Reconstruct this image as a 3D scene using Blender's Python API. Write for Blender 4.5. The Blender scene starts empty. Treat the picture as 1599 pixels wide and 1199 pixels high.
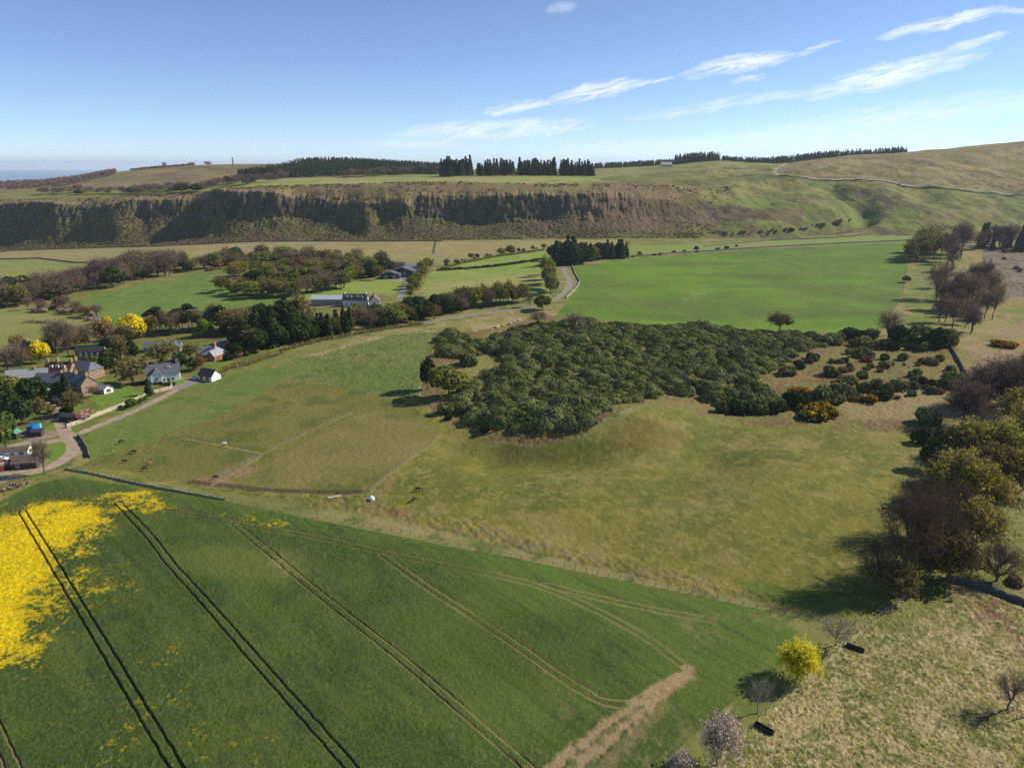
import bpy, math, random
import numpy as np
from mathutils import Vector, Matrix

R = math.radians
scene = bpy.context.scene
col = scene.collection
FAST_GRID = False

# ------------------------------------------------------------------ camera, world, sun, exposure
W, H, F = 1599.0, 1199.0, 1108.0          # the photograph's frame and focal length, in its pixels
PITCH = R(17.1)
CAM = np.array([0.0, 0.0, 100.0])         # a drone about 100 m above the valley floor
cd = bpy.data.cameras.new('camera')
cam = bpy.data.objects.new('camera', cd); col.objects.link(cam)
cam.location = CAM
cam.rotation_euler = (R(90) - PITCH, 0, 0)
cd.sensor_fit = 'HORIZONTAL'; cd.sensor_width = 36.0; cd.lens = 36.0 * F / W
cd.clip_start = 1.0; cd.clip_end = 90000
scene.camera = cam

SUN_EL, SUN_AZ = R(36), R(74)             # azimuth measured from +Y (view direction) towards +X
sd = Vector((math.sin(SUN_AZ) * math.cos(SUN_EL), math.cos(SUN_AZ) * math.cos(SUN_EL), math.sin(SUN_EL)))
sl = bpy.data.lights.new('sun', 'SUN'); sl.energy = 4.8; sl.angle = R(0.5); sl.color = (1.0, 0.93, 0.82)
so = bpy.data.objects.new('sun', sl); col.objects.link(so)
so.rotation_euler = sd.to_track_quat('Z', 'Y').to_euler(); so.location = (300, 0, 600)

scene.view_settings.view_transform = 'Standard'; scene.view_settings.look = 'None'
scene.view_settings.exposure = 0.33; scene.view_settings.gamma = 1.0; scene.view_settings.use_curve_mapping = False
scene.render.engine = 'CYCLES'
scene.cycles.use_denoising = False
scene.cycles.max_bounces = 6; scene.cycles.diffuse_bounces = 2; scene.cycles.transparent_max_bounces = 12
scene.cycles.volume_bounces = 1


class N:
    """small shader-graph helper"""
    def __init__(s, nt): s.nt = nt
    def n(s, t, _p=None, **k):
        o = s.nt.nodes.new(t)
        for a, v in (_p or {}).items(): setattr(o, a, v)
        for a, v in k.items():
            i = o.inputs[int(a[1:])] if a[0] == 'i' and a[1:].isdigit() else o.inputs[a]
            if hasattr(v, 'is_output'): s.nt.links.new(v, i)
            else: i.default_value = v
        return o
    def m(s, op, a, b=None, c=None, clamp=False):
        k = {'i0': a}
        if b is not None: k['i1'] = b
        if c is not None: k['i2'] = c
        return s.n('ShaderNodeMath', {'operation': op, 'use_clamp': clamp}, **k).outputs[0]


def sky_world():
    w = bpy.data.worlds.new('World'); scene.world = w; w.use_nodes = True
    nt = w.node_tree; nt.nodes.clear(); g = N(nt)
    sky = g.n('ShaderNodeTexSky', {'sky_type': 'NISHITA', 'sun_disc': False, 'sun_elevation': SUN_EL, 'sun_rotation': SUN_AZ,
                                  'altitude': 7000, 'air_density': 1.3, 'dust_density': 0.3, 'ozone_density': 2.6})
    # thin cirrus streaks, laid out on a plane high overhead: the view direction meets it at (x/z, y/z)
    tc = g.n('ShaderNodeTexCoord')
    sep = g.n('ShaderNodeSeparateXYZ', i0=tc.outputs['Generated'])
    dx, dy, dz = sep.outputs
    az = g.m('ARCTAN2', dx, dy)
    el = g.m('ARCSINE', dz)
    wn = g.n('ShaderNodeTexNoise', {'noise_dimensions': '3D'}, Vector=tc.outputs['Generated'], Scale=9.0, Detail=4.0, Roughness=0.6)
    wob = g.m('SUBTRACT', wn.outputs[0], 0.5)
    wn2 = g.n('ShaderNodeTexNoise', {'noise_dimensions': '3D'}, Vector=tc.outputs['Generated'], Scale=60.0, Detail=5.0, Roughness=0.7)
    wob2 = g.m('SUBTRACT', wn2.outputs[0], 0.5)
    total = None
    # (photo x, photo y, half length px, half width px, slope, strength)
    streaks = [(812, 169, 62, 9, -.17, .9), (925, 143, 84, 14, -.22, 1.0), (1012, 127, 44, 4, -.1, .6), (1150, 102, 86, 14, -.15, 1.0),
               (1262, 78, 46, 5, -.2, .55), (1390, 118, 122, 18, -.2, .9), (1470, 38, 80, 9, -.17, .9), (1525, 66, 40, 6, -.25, .6),
               (770, 204, 170, 15, -.04, .8), (640, 226, 90, 8, .0, .4), (1130, 165, 160, 9, -.12, .35), (875, 8, 26, 9, -.2, .2),
               (1170, 125, 30, 6, -.1, .45), (1400, 185, 260, 22, -.14, .42), (1150, 225, 330, 16, -.05, .35), (1590, 15, 40, 4, -.05, .5),
               (1650, 150, 120, 14, -.1, .5)]
    for i, (px, py, hl, hw, sl_, st) in enumerate(streaks):
        d = pix_dir(px, py)
        a0 = math.atan2(d[0], d[1]); e0 = math.asin(d[2])
        k = 1.0 / F * 0.93
        da = g.m('SUBTRACT', az, a0); de = g.m('SUBTRACT', el, e0)
        th = math.atan(-sl_); c, s_ = math.cos(th), math.sin(th)
        p = g.m('ADD', g.m('MULTIPLY', da, c), g.m('MULTIPLY', de, s_))
        q = g.m('SUBTRACT', g.m('MULTIPLY', de, c), g.m('MULTIPLY', da, s_))
        q = g.m('ADD', q, g.m('ADD', g.m('MULTIPLY', wob, 0.022), g.m('MULTIPLY', wob2, 0.012)))
        p2 = g.m('POWER', g.m('ABSOLUTE', g.m('MULTIPLY', p, 1 / (hl * k))), 2.0)
        q2 = g.m('POWER', g.m('ABSOLUTE', g.m('MULTIPLY', q, 1 / (hw * k))), 2.0)
        v = g.m('MULTIPLY', g.m('SUBTRACT', 1.0, g.m('ADD', p2, q2), clamp=True), st)
        total = v if total is None else g.m('MAXIMUM', total, v)
    # fibres: noise stretched along the streaks
    u = g.m('ADD', g.m('MULTIPLY', az, 16.0), g.m('MULTIPLY', el, 6.0))
    vv = g.m('SUBTRACT', g.m('MULTIPLY', el, 120.0), g.m('MULTIPLY', az, 26.0))
    vec = g.n('ShaderNodeCombineXYZ', i0=u, i1=vv, i2=0.0)
    fb = g.n('ShaderNodeTexNoise', Vector=vec.outputs[0], Scale=1.0, Detail=9.0, Roughness=0.72, Distortion=1.2)
    fac = g.n('ShaderNodeMapRange', {'interpolation_type': 'SMOOTHSTEP'}, Value=fb.outputs[0], i1=0.30, i2=0.66, i3=0.0, i4=1.0).outputs[0]
    cl = g.m('MULTIPLY', g.m('POWER', total, 0.7), fac)
    cl = g.m('MULTIPLY', cl, 0.95, clamp=True)
    mix = g.n('ShaderNodeMix', {'data_type': 'RGBA'}, Factor=cl, A=sky.outputs[0], B=(9.2, 9.6, 10.2, 1))
    for i in mix.inputs:
        if i.name == 'A' and i.type == 'RGBA': nt.links.new(sky.outputs[0], i)
        if i.name == 'B' and i.type == 'RGBA': i.default_value = (7.2, 7.5, 7.9, 1)
    bg = g.n('ShaderNodeBackground', Color=mix.outputs[2], Strength=0.122)
    out = g.n('ShaderNodeOutputWorld', Surface=bg.outputs[0])


def pix_dir(px, py):
    a, b = px - W / 2, py - H / 2
    c, s = math.cos(PITCH), math.sin(PITCH)
    d = np.array([a, F * c - b * s, -(F * s + b * c)])
    return d / np.linalg.norm(d)


sky_world()

# ------------------------------------------------------------------ noise
def _hash(ix, iy, seed):
    n = (ix * 374761393 + iy * 668265263 + seed * 974634777) & 0xffffffff
    n = ((n ^ (n >> 13)) * 1274126177) & 0xffffffff
    return ((n ^ (n >> 16)) & 0xffffffff) / 4294967295.0


def vnoise(x, y, seed=0):
    x = np.asarray(x, float); y = np.asarray(y, float)
    fx = np.floor(x); fy = np.floor(y)
    ix = fx.astype(np.int64); iy = fy.astype(np.int64)
    tx = x - fx; ty = y - fy
    tx = tx * tx * (3 - 2 * tx); ty = ty * ty * (3 - 2 * ty)
    a = _hash(ix, iy, seed); b = _hash(ix + 1, iy, seed); c = _hash(ix, iy + 1, seed); d = _hash(ix + 1, iy + 1, seed)
    return (a + (b - a) * tx) * (1 - ty) + (c + (d - c) * tx) * ty


def fbm(x, y, octv=4, seed=0, gain=0.5):
    t = 0; amp = 1; s = 0
    c, sn = math.cos(0.6), math.sin(0.6)
    for o in range(octv):
        t = t + amp * vnoise(x, y, seed + o * 17); s += amp
        amp *= gain
        x, y = (x * c - y * sn) * 2.03 + 11.3, (x * sn + y * c) * 2.03 - 7.7
    return t / s


def sstep(a, b, x):
    t = np.clip((x - a) / (b - a), 0, 1)
    return t * t * (3 - 2 * t)


# ------------------------------------------------------------------ terrain: feature lines lofted away from the camera
ST = np.array([-500, -200, 0, 100, 200, 300, 400, 500, 600, 700, 800, 900, 1000, 1100, 1200, 1300, 1400, 1500, 1600, 1800, 2100], float)
def ZP(px, py, Y):
    """height and u=X/Y of the point seen at photo pixel (px,py) at forward distance Y"""
    c, s = math.cos(PITCH), math.sin(PITCH)
    b = py - H / 2
    fy = F * c - b * s
    return 100 - Y * (F * s + b * c) / fy, (px - W / 2) / fy
L_py = [
    # talus foot, rock foot, rock top, brow, mid plateau, skyline
    [402, 396, 393, 389, 385, 381, 377, 376, 376, 375, 374, 373, 372, 372, 371, 368, 365, 362, 360, 358, 355],
    [368, 364, 358, 352, 346, 342, 340, 343, 345, 348, 347, 342, 340, 347, 350, 348, 347, 345, 345, 340, 335],
    [324, 321, 319, 317, 312, 309, 298, 308, 313, 309, 301, 302, 306, 322, 330, 326, 327, 326, 328, 325, 320],
    [318, 314, 312, 311, 307, 302, 291, 289, 286, 284, 287, 288, 286, 294, 300, 300, 305, 308, 315, 310, 300],
    [306, 304, 301, 299, 294, 287, 280, 278, 277, 276, 275, 275, 273, 272, 270, 283, 287, 294, 302, 296, 280],
    [294, 291, 289, 284, 266, 258, 256, 255, 258, 265, 264, 264, 260, 252, 256, 248, 240, 230, 220, 203, 180],
]
L_Y = [
    None,
    [66, 66, 66, 70, 72, 74, 76, 74, 70, 68, 68, 66, 66, 62, 60, 55, 50, 45, 45, 45, 45],
    [82, 82, 82, 84, 86, 88, 89, 88, 86, 86, 86, 90, 98, 108, 110, 110, 100, 90, 90, 90, 90],
    [118, 118, 118, 118, 120, 124, 122, 140, 148, 150, 138, 132, 150, 200, 230, 200, 170, 150, 150, 150, 150],
    [300, 300, 300, 300, 310, 330, 380, 400, 400, 390, 380, 380, 400, 420, 400, 265, 225, 210, 215, 220, 220],
    [1000, 1000, 1000, 1000, 950, 950, 950, 1000, 1000, 1150, 1150, 1150, 1100, 800, 750, 760, 760, 780, 780, 780, 780],
]
NU = 1201
UT = np.linspace(-1.5, 1.5, NU)
def _smooth(a, w):
    k = np.ones(w) / w
    return np.convolve(np.pad(a, (w // 2, w // 2), mode='edge'), k, mode='valid')[:len(a)]
# the crag read closely: rock top, rock foot, and how far each stretch stands out (-) or back (+)
CR_TOP = [(-500, 324), (-200, 321), (0, 318), (30, 314), (70, 312), (100, 316), (130, 318), (150, 321), (180, 315), (215, 310), (250, 309), (290, 311), (320, 313), (327, 298), (345, 295), (400, 296), (440, 302), (460, 308), (480, 310), (500, 308), (540, 313), (580, 317), (610, 314), (632, 318), (641, 320), (649, 304), (680, 306), (720, 309), (760, 303), (800, 301), (850, 300), (870, 304), (900, 303), (940, 302), (970, 306), (1000, 308), (1050, 314), (1100, 322), (1200, 330), (1300, 326), (1400, 327), (1500, 326), (1600, 328), (2100, 322)]
CR_FOOT = [(-500, 366), (-200, 362), (0, 354), (50, 351), (100, 345), (150, 338), (180, 332), (220, 341), (270, 339), (310, 342), (350, 339), (400, 337), (450, 339), (500, 343), (550, 340), (575, 333), (600, 339), (630, 346), (645, 341), (700, 346), (750, 350), (800, 347), (850, 342), (900, 340), (950, 338), (1000, 340), (1100, 347), (1200, 350), (1400, 347), (1600, 345), (2100, 337)]
CR_OUT = [(-500, 0), (0, 4), (60, -8), (90, -10), (125, 12), (165, -16), (180, -18), (215, 4), (300, 14), (322, 18), (331, -16), (420, 0), (470, 10), (555, 16), (573, -12), (600, 2), (628, -16), (640, -20), (649, 10), (700, 2), (780, -6), (860, 4), (1000, 0), (2100, 0)]
LY, LZ = [], []
for k in range(6):
    py = np.array(L_py[k], float)
    if k == 0:
        c, s = math.cos(PITCH), math.sin(PITCH)
        b = py - H / 2
        Yk = np.interp(ST, [-500, -200, 0, 200, 400, 600, 800, 1000, 1200, 1300, 1400, 1500, 1600, 1800, 2100], [1260, 1230, 1190, 1135, 1088, 1048, 1025, 1039, 1050, 1082, 1110, 1140, 1160, 1180, 1210])
        Y0 = Yk
    else:
        Yk = Y0 + np.array(L_Y[k], float)
    z, u = ZP(ST, py, Yk)
    w = 3 if k in (1, 2) else 31
    if k in (1, 2):
        tb = np.array(CR_TOP if k == 2 else CR_FOOT, float); co = np.array(CR_OUT, float)
        Yk = np.interp(tb[:, 0], ST, Yk) + np.interp(tb[:, 0], co[:, 0], co[:, 1]) * (1.0 if k == 2 else .8)
        z, u = ZP(tb[:, 0], tb[:, 1], Yk)
    LY.append(_smooth(np.interp(UT, u, Yk), w)); LZ.append(_smooth(np.interp(UT, u, z), w))
# buttresses and gullies along the crag: the rock top steps in and out, the rock foot less
cragw = sstep(-1.4, -1.2, UT) * (1 - sstep(0.05, 0.3, UT))
arc = UT * 1000
butt = (fbm(arc / 120, arc * 0 + 3.1, 4, 5, .55) - 0.5) * 80 + (fbm(arc / 17, arc * 0 + 9.1, 3, 6) - 0.5) * 17
butt = butt * (0.15 + 0.85 * cragw)
LY[2] = LY[2] + butt * 0.55; LY[1] = np.maximum(LY[1] + butt * 0.5 - 3, LY[0] + 36)
LY[2] = np.maximum(LY[2], LY[1] + 9)
LZ[2] = LZ[2] + ((fbm(arc / 40, arc * 0 + 1, 4, 8, .6) - 0.5) * 9 - 1) * cragw
LY[3] = np.maximum(LY[3], LY[2] + 18)
# valley floor in front, and the far side
LY = [np.full(NU, -400.0), np.full(NU, 300.0), LY[0] * 0.86] + LY
LZ = [np.zeros(NU), np.zeros(NU), LZ[0] * .72] + LZ
left = 1 - sstep(-0.6, -0.3, UT)
LY += [LY[-1] + 500, np.full(NU, 5200.0), np.full(NU, 9000.0)]
LZ += [LZ[-1] - 22, LZ[-1] * 0.2 - 40 * left, np.full(NU, -20.0) - 130 * left]
LY = np.array(LY); LZ = np.array(LZ)
NK = len(LY)
_dy = np.diff(LY, axis=0); _sl = np.diff(LZ, axis=0) / _dy
M_ = np.zeros_like(LZ)
_a, _b = _sl[:-1], _sl[1:]
M_[1:-1] = np.where(_a * _b > 0, 2 * _a * _b / np.where(_a + _b == 0, 1, _a + _b), 0)


def E0(x, y):
    """lofted base height"""
    x = np.asarray(x, float); y = np.asarray(y, float)
    u = np.where(y > 30, x / np.maximum(y, 30), x / 30)
    t = np.clip((u + 1.5) / 3.0 * (NU - 1), 0, NU - 1.001)
    i = t.astype(int); f = t - i
    z = np.zeros_like(x)
    def row(A, k): return A[k][i] * (1 - f) + A[k][i + 1] * f
    y0 = row(LY, 0)
    for k in range(NK - 1):
        y1 = row(LY, k + 1)
        m = (y >= y0) & (y < y1)
        if m.any():
            h = (y1 - y0)
            s = np.clip((y - y0) / h, 0, 1)
            z0, z1 = row(LZ, k), row(LZ, k + 1)
            m0, m1 = row(M_, k), row(M_, k + 1)
            s2, s3 = s * s, s * s * s
            zz = (2 * s3 - 3 * s2 + 1) * z0 + (s3 - 2 * s2 + s) * h * m0 + (-2 * s3 + 3 * s2) * z1 + (s3 - s2) * h * m1
            z = np.where(m, zz, z)
        y0 = y1
    z = np.where(y >= y0, row(LZ, NK - 1), z)
    return z


def seg_dist(x, y, P):
    """distance to a polyline and the length along it"""
    d = np.full(np.shape(x), 1e9); al = np.zeros(np.shape(x)); acc = 0
    for (ax, ay), (bx, by) in zip(P[:-1], P[1:]):
        vx, vy = bx - ax, by - ay; L2 = vx * vx + vy * vy + 1e-9
        t = np.clip(((x - ax) * vx + (y - ay) * vy) / L2, 0, 1)
        q = np.hypot(x - ax - t * vx, y - ay - t * vy)
        m = q < d
        d = np.where(m, q, d); al = np.where(m, acc + t * math.sqrt(L2), al)
        acc += math.sqrt(L2)
    return d, al


BUMPS = []      # (x, y, rx, ry, rot, height): swells and hollows of the ground
CUTS = []       # (polyline, half width, depth)


def E(x, y):
    x = np.asarray(x, float); y = np.asarray(y, float)
    z = E0(x, y)
    near = 1 - sstep(700, 900, y)
    z = z + (fbm(x / 90, y / 90, 3, 21) - 0.5) * 5.0 * near * sstep(60, 200, y)
    brow_ = np.interp(np.clip(x / np.maximum(y, 50), -1.5, 1.5), UT, LY[6])
    far = sstep(20, 300, y - brow_)
    z = z + (fbm(x / 160, y / 160, 4, 22) - 0.5) * 16 * far * (1 - sstep(2500, 4000, y)) * (0.3 + 0.65 * sstep(0.15, 0.35, x / np.maximum(y, 50)))
    slope_r = sstep(0.12, 0.28, x / np.maximum(y, 50)) * sstep(1030, 1090, y) * (1 - sstep(1500, 1800, y))
    z = z + (fbm(x / 60, y / 60, 4, 23) - 0.5) * 18 * slope_r
    for (bx, by, rx, ry, rot, h) in BUMPS:
        c, s = math.cos(rot), math.sin(rot)
        a = ((x - bx) * c + (y - by) * s) / rx; b = (-(x - bx) * s + (y - by) * c) / ry
        z = z + h * np.exp(-(a * a + b * b))
    for P, hw, dep in CUTS:
        d, _ = seg_dist(x, y, P)
        z = z - dep * np.exp(-(d / hw) ** 2)
    return z


_rt = np.concatenate([np.arange(60, 700, 1.2), np.geomspace(700, 6000, 1500)])
def pix(px, py):
    """the point of the ground seen at photo pixel (px, py)"""
    d = pix_dir(px, py)
    hz = math.hypot(d[0], d[1])
    t = _rt / hz
    X, Y, Z = d[0] * t, d[1] * t, 100 + d[2] * t
    g = E(X, Y) - Z
    k = np.nonzero(g > 0)[0]
    i = int(k[0]) if len(k) else len(t) - 1
    if i > 0 and len(k):
        f = g[i - 1] / (g[i - 1] - g[i])
    else:
        i, f = max(i, 1), 1.0
    x = X[i - 1] + f * (X[i] - X[i - 1]); y = Y[i - 1] + f * (Y[i] - Y[i - 1])
    return np.array([x, y, float(E(x, y))])


def pixs(pts):
    return [tuple(pix(px, py)[:2]) for px, py in pts]


def bump(px, py, rx, ry, rot, h):
    x, y, _ = pix(px, py); BUMPS.append((x, y, rx, ry, R(rot), h))
_b0 = [(1025, 672, 40, 26, 10, 8.0), (905, 704, 30, 14, 20, -4.0), (800, 704, 30, 11, -10, -4.0), (740, 715, 12, 40, 25, -2.0), (1080, 700, 20, 50, -20, -2.2),
       (1110, 690, 16, 40, -30, -3.0), (1250, 760, 45, 30, 0, 3.0), (950, 800, 60, 22, 0, 1.6), (700, 760, 35, 20, 15, 1.4), (880, 560, 90, 60, 0, 3.0)]
for a in _b0: bump(*a)
_c0 = [([(1302, 292), (1322, 303), (1348, 318), (1352, 334), (1318, 346), (1270, 358), (1210, 366)], 20, 15),
       ([(1348, 300), (1352, 312), (1350, 330)], 24, 10)]
_cw = [(pixs(p), hw, dep) for p, hw, dep in _c0]
CUTS += _cw

# ------------------------------------------------------------------ the ground: one height sheet, cut into named fields
def lin(r, g, b):
    f = lambda c: (c / 255 / 12.92) if c / 255 <= 0.04045 else ((c / 255 + 0.055) / 1.055) ** 2.4
    return np.array([f(r), f(g), f(b)])


def rows():
    c, s = math.cos(PITCH), math.sin(PITCH)
    py = np.arange(1560, 383, -1.15)
    b = py - H / 2
    y = 100 * (F * c - b * s) / (F * s + b * c)
    y = y[(y > 42) & (y < 855)]
    near = np.concatenate([np.linspace(20, y[0] - 1, 8), y])
    return np.concatenate([near, np.arange(857, 1010, 2.6), np.arange(1010, 1500, 1.6), np.arange(1504, 2500, 6.5), np.geomspace(2510, 9500, 40)])


YR = rows()
UC = np.concatenate([np.linspace(-1.35, -0.93, 60), np.arange(-0.925, 0.925, 0.00118), np.linspace(0.93, 1.35, 60)])
nr, nc = len(YR), len(UC)
GY = np.repeat(YR[:, None], nc, 1); GX = GY * UC[None, :]
gx, gy = GX.ravel(), GY.ravel()
gz = E(gx, gy)
nv = len(gx)
# slope of the bare terrain, used to tell rock from turf
_Z = gz.reshape(nr, nc)
dzdy = np.gradient(_Z, axis=0) / np.gradient(GY, axis=0)
slope = np.abs(dzdy).ravel()

cls = np.zeros(nv, np.int16)
COL = np.zeros((nv, 3))
DISP = np.zeros(nv)
CLASS = ['meadow']


def cid(name):
    if name not in CLASS: CLASS.append(name)
    return CLASS.index(name)


def inside(P, x, y):
    P = np.asarray(P); r = np.zeros(len(x), bool)
    x0, y0 = P[-1]
    for x1, y1 in P:
        if y0 != y1:
            cnd = ((y1 > y) != (y0 > y)) & (x < (x0 - x1) * (y - y1) / (y0 - y1) + x1)
            r ^= cnd
        x0, y0 = x1, y1
    return r


def mask(pts, wobble=0.0, sc=8.0):
    P = np.array(pixs(pts))
    lo, hi = P.min(0) - 5, P.max(0) + 5
    idx = np.nonzero((gx > lo[0]) & (gx < hi[0]) & (gy > lo[1]) & (gy < hi[1]))[0]
    x, y = gx[idx], gy[idx]
    if wobble:
        x = x + (fbm(x / sc, y / sc, 3, 71) - 0.5) * 2 * wobble
        y = y + (fbm(gx[idx] / sc, gy[idx] / sc, 3, 72) - 0.5) * 2 * wobble
    return idx[inside(P, x, y)]


def near(pts, width, world=False):
    """grid indices within width metres of a polyline, with distance and length along"""
    P = pts if world else pixs(pts)
    A = np.array(P)
    lo, hi = A.min(0) - width - 1, A.max(0) + width + 1
    idx = np.nonzero((gx > lo[0]) & (gx < hi[0]) & (gy > lo[1]) & (gy < hi[1]))[0]
    d, al = seg_dist(gx[idx], gy[idx], P)
    k = d < width
    return idx[k], d[k], al[k]


_SOFT = [None, None]


def smask(pts, feather=0.0, sc=8.0):
    """like mask, with edges that fade over about feather metres either side"""
    P = np.array(pixs(pts)); f = max(feather, .3)
    lo, hi = P.min(0) - 2 * f, P.max(0) + 2 * f
    idx = np.nonzero((gx > lo[0]) & (gx < hi[0]) & (gy > lo[1]) & (gy < hi[1]))[0]
    x = gx[idx] + (fbm(gx[idx] / sc, gy[idx] / sc, 3, 71) - 0.5) * 2 * feather
    y = gy[idx] + (fbm(gx[idx] / sc, gy[idx] / sc, 3, 72) - 0.5) * 2 * feather
    d, _ = seg_dist(x, y, [tuple(q) for q in P] + [tuple(P[0])])
    w = sstep(-f, f, np.where(inside(P, x, y), d, -d))
    k = w > 0.002
    _SOFT[0], _SOFT[1] = idx[k], w[k]
    return _SOFT[0]


def blend(idx, c, w):
    w = np.asarray(w)
    if w.ndim == 0: w = np.full(len(idx), float(w))
    if idx is _SOFT[0]: w = w * _SOFT[1]
    COL[idx] = COL[idx] * (1 - w[:, None]) + np.asarray(c)[None, :] * w[:, None]


def turf(idx, c0, c1, scale, seed, c2=None, s2=0.25, lo=0.35, hi=0.65, amp=0.0):
    x, y = gx[idx], gy[idx]
    COL[idx] = c0
    blend(idx, c1, sstep(lo, hi, fbm(x / scale, y / scale, 5, seed, 0.6)))
    if c2 is not None:
        blend(idx, c2, sstep(0.5, 0.72, fbm(x / (scale * s2), y / (scale * s2), 4, seed + 5, 0.6)))
    if amp: DISP[idx] += amp * (fbm(x / 1.3, y / 1.3, 3, seed + 9) - 0.5)


def paint(name, pts, c0, c1, scale, seed, wob=0.0, **k):
    idx = mask(pts, wob) if not isinstance(pts, np.ndarray) else pts
    cls[idx] = cid(name)
    turf(idx, c0, c1, scale, seed, **k)
    return idx


ALL = np.arange(nv)
# base: rough pasture everywhere
turf(ALL, lin(112, 114, 60), lin(136, 126, 80), 30, 100, lin(92, 102, 50), amp=0.15)
uu = gx / gy
ly = lambda k: np.interp(np.clip(uu, -1.5, 1.5), UT, LY[k])      # feature lines: 3 talus foot, 4 rock foot, 5 rock top, 6 brow, 7 mid, 8 skyline
lft = 1 - sstep(0.10, 0.30, uu)                                   # the crag, left and centre
upl = gy > ly(6)
# plateau, moor and hills
i = np.nonzero(gy >= ly(3) - 2)[0]
cls[i] = cid('hillside')
turf(i, lin(106, 116, 58), lin(126, 122, 72), 55, 110, lin(92, 98, 52), 0.3, amp=0.6)
# tan and brown heath on the left hill and the right hill
i = np.nonzero((gy > ly(7) - 40) & (uu < -0.2))[0]
cls[i] = cid('hill')
turf(i, lin(136, 120, 86), lin(112, 92, 74), 70, 111, lin(118, 116, 70), 0.5, amp=1.0)
i = np.nonzero((gy > ly(7) - 30) & (uu >= -0.2) & (uu < 0.36))[0]
cls[i] = cid('hill')
turf(i, lin(118, 126, 66), lin(132, 128, 80), 70, 112, lin(104, 100, 62), 0.4, amp=0.6)
i = np.nonzero((gy > ly(7) - 6) & (uu > 0.355))[0]
cls[i] = cid('moor')
turf(i, lin(140, 128, 84), lin(120, 112, 68), 60, 113, lin(112, 92, 70), 0.18, amp=1.2)
blend(i, lin(84, 78, 60), 0.75 * sstep(0.60, 0.72, fbm(gx[i] / 26, gy[i] / 9, 4, 115)) * (1 - sstep(30, 140, gy[i] - ly(7)[i])))
# talus and crag
i = np.nonzero((gy > ly(3)) & (gy < ly(4) + 4))[0]
x, y = gx[i], gy[i]
tw = lft[i]
ct = np.where(tw[:, None] > 0.5, 1, 0)
cls[i[tw > 0.3]] = cid('talus')
turf(i, lin(106, 98, 62), lin(88, 74, 58), 26, 120, lin(80, 84, 48), 0.3)
blend(i, lin(58, 56, 40), .7 * sstep(.54, .66, fbm(x / 4, y / 4, 4, 126)))
blend(i, lin(112, 118, 58), (1 - tw) * sstep(0.35, 0.6, fbm(x / 40, y / 40, 4, 121)))
DISP[i] += (fbm(x / 3.2, y / 3.2, 3, 122) ** 2) * 3.4 * (0.25 + 0.75 * tw) * sstep(0, 14, y - ly(3)[i])
i = np.nonzero((gy >= ly(4) + 2) & (gy < ly(5) + 3) & (uu < 0.40))[0]
x, y = gx[i], gy[i]; z = gz[i]
tw = lft[i]
cls[i[tw > 0.3]] = cid('cliff')
COL[i] = lin(90, 86, 82)
blend(i, lin(52, 50, 52), sstep(0.4, 0.6, fbm(x / 2.2, z / 9, 4, 123)))
blend(i, lin(88, 88, 52), 0.85 * sstep(0.46, 0.58, fbm(x / 8, z / 5, 4, 124)))
blend(i, lin(106, 90, 68), 0.7 * sstep(0.50, 0.62, fbm(x / 6 + 50, z / 4, 4, 125)))
blend(i, lin(106, 92, 66), (1 - tw) * 0.9)
# columnar relief on the rock: pushed along the view axis below as SHIFT
wend = 1 - sstep(.20, .34, uu + (fbm(gx / 40, gy / 40, 3, 129) - .5) * .1)
i = np.nonzero((gy >= ly(5) - 2) & (gy < ly(6) + 10) & (wend > .5))[0]
cls[i] = cid('brow')
turf(i, lin(132, 112, 82), lin(116, 98, 74), 22, 130, lin(118, 116, 72), 0.4, amp=1.4)
# plateau field
i = np.nonzero((gy > ly(6) + 4) & (gy < ly(7) - 15) & (uu + (fbm(gx / 60, gy / 60, 3, 133) - .5) * .14 < 0.12) & (uu + (fbm(gx / 60, gy / 60, 3, 134) - .5) * .1 > -0.40))[0]
cls[i] = cid('plateau_field')
turf(i, lin(126, 140, 68), lin(150, 142, 92), 60, 131, lin(112, 126, 60), 0.4)
blend(i, lin(150, 134, 98), sstep(0.45, 0.8, (gy[i] - ly(6)[i]) / (ly(7)[i] - ly(6)[i] + 1) * 0.8 + (fbm(gx[i] / 80, gy[i] / 40, 3, 132) - 0.5) * 0.8))
i = np.nonzero((gy >= ly(3) - 2) & (gy < ly(7) + 100) & (uu > .08))[0]
blend(i, lin(78, 82, 44), .55 * sstep(.08, .2, uu[i]) * sstep(.52, .66, fbm(gx[i] / 70, gy[i] / 34, 4, 262)))
blend(i, lin(112, 96, 70), .4 * sstep(.08, .2, uu[i]) * sstep(.54, .66, fbm(gx[i] / 30, gy[i] / 20, 4, 263)))
# bracken and heather on the slope right of the crag
for pts, c, st in (([(930, 300), (1000, 312), (1080, 330), (1150, 352), (1060, 362), (960, 358), (840, 362), (830, 345), (900, 322)], lin(108, 90, 74), .85),
                   ([(930, 285), (1000, 288), (1060, 300), (1000, 304), (950, 298)], lin(104, 90, 66), .6),
                   ([(1080, 315), (1140, 318), (1190, 330), (1195, 345), (1150, 348), (1090, 332)], lin(76, 66, 58), .8),
                   ([(1310, 290), (1360, 296), (1420, 310), (1400, 330), (1370, 328), (1340, 312)], lin(92, 78, 70), .8),
                   ([(1440, 335), (1520, 330), (1560, 345), (1500, 352), (1440, 350)], lin(124, 108, 74), .6)):
    i = smask(pts, 9, 30)
    blend(i, c, st * sstep(0.3, 0.55, fbm(gx[i] / 12, gy[i] / 12, 4, 140)))
    DISP[i] += 1.2 * (fbm(gx[i] / 4, gy[i] / 4, 3, 141))

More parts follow.
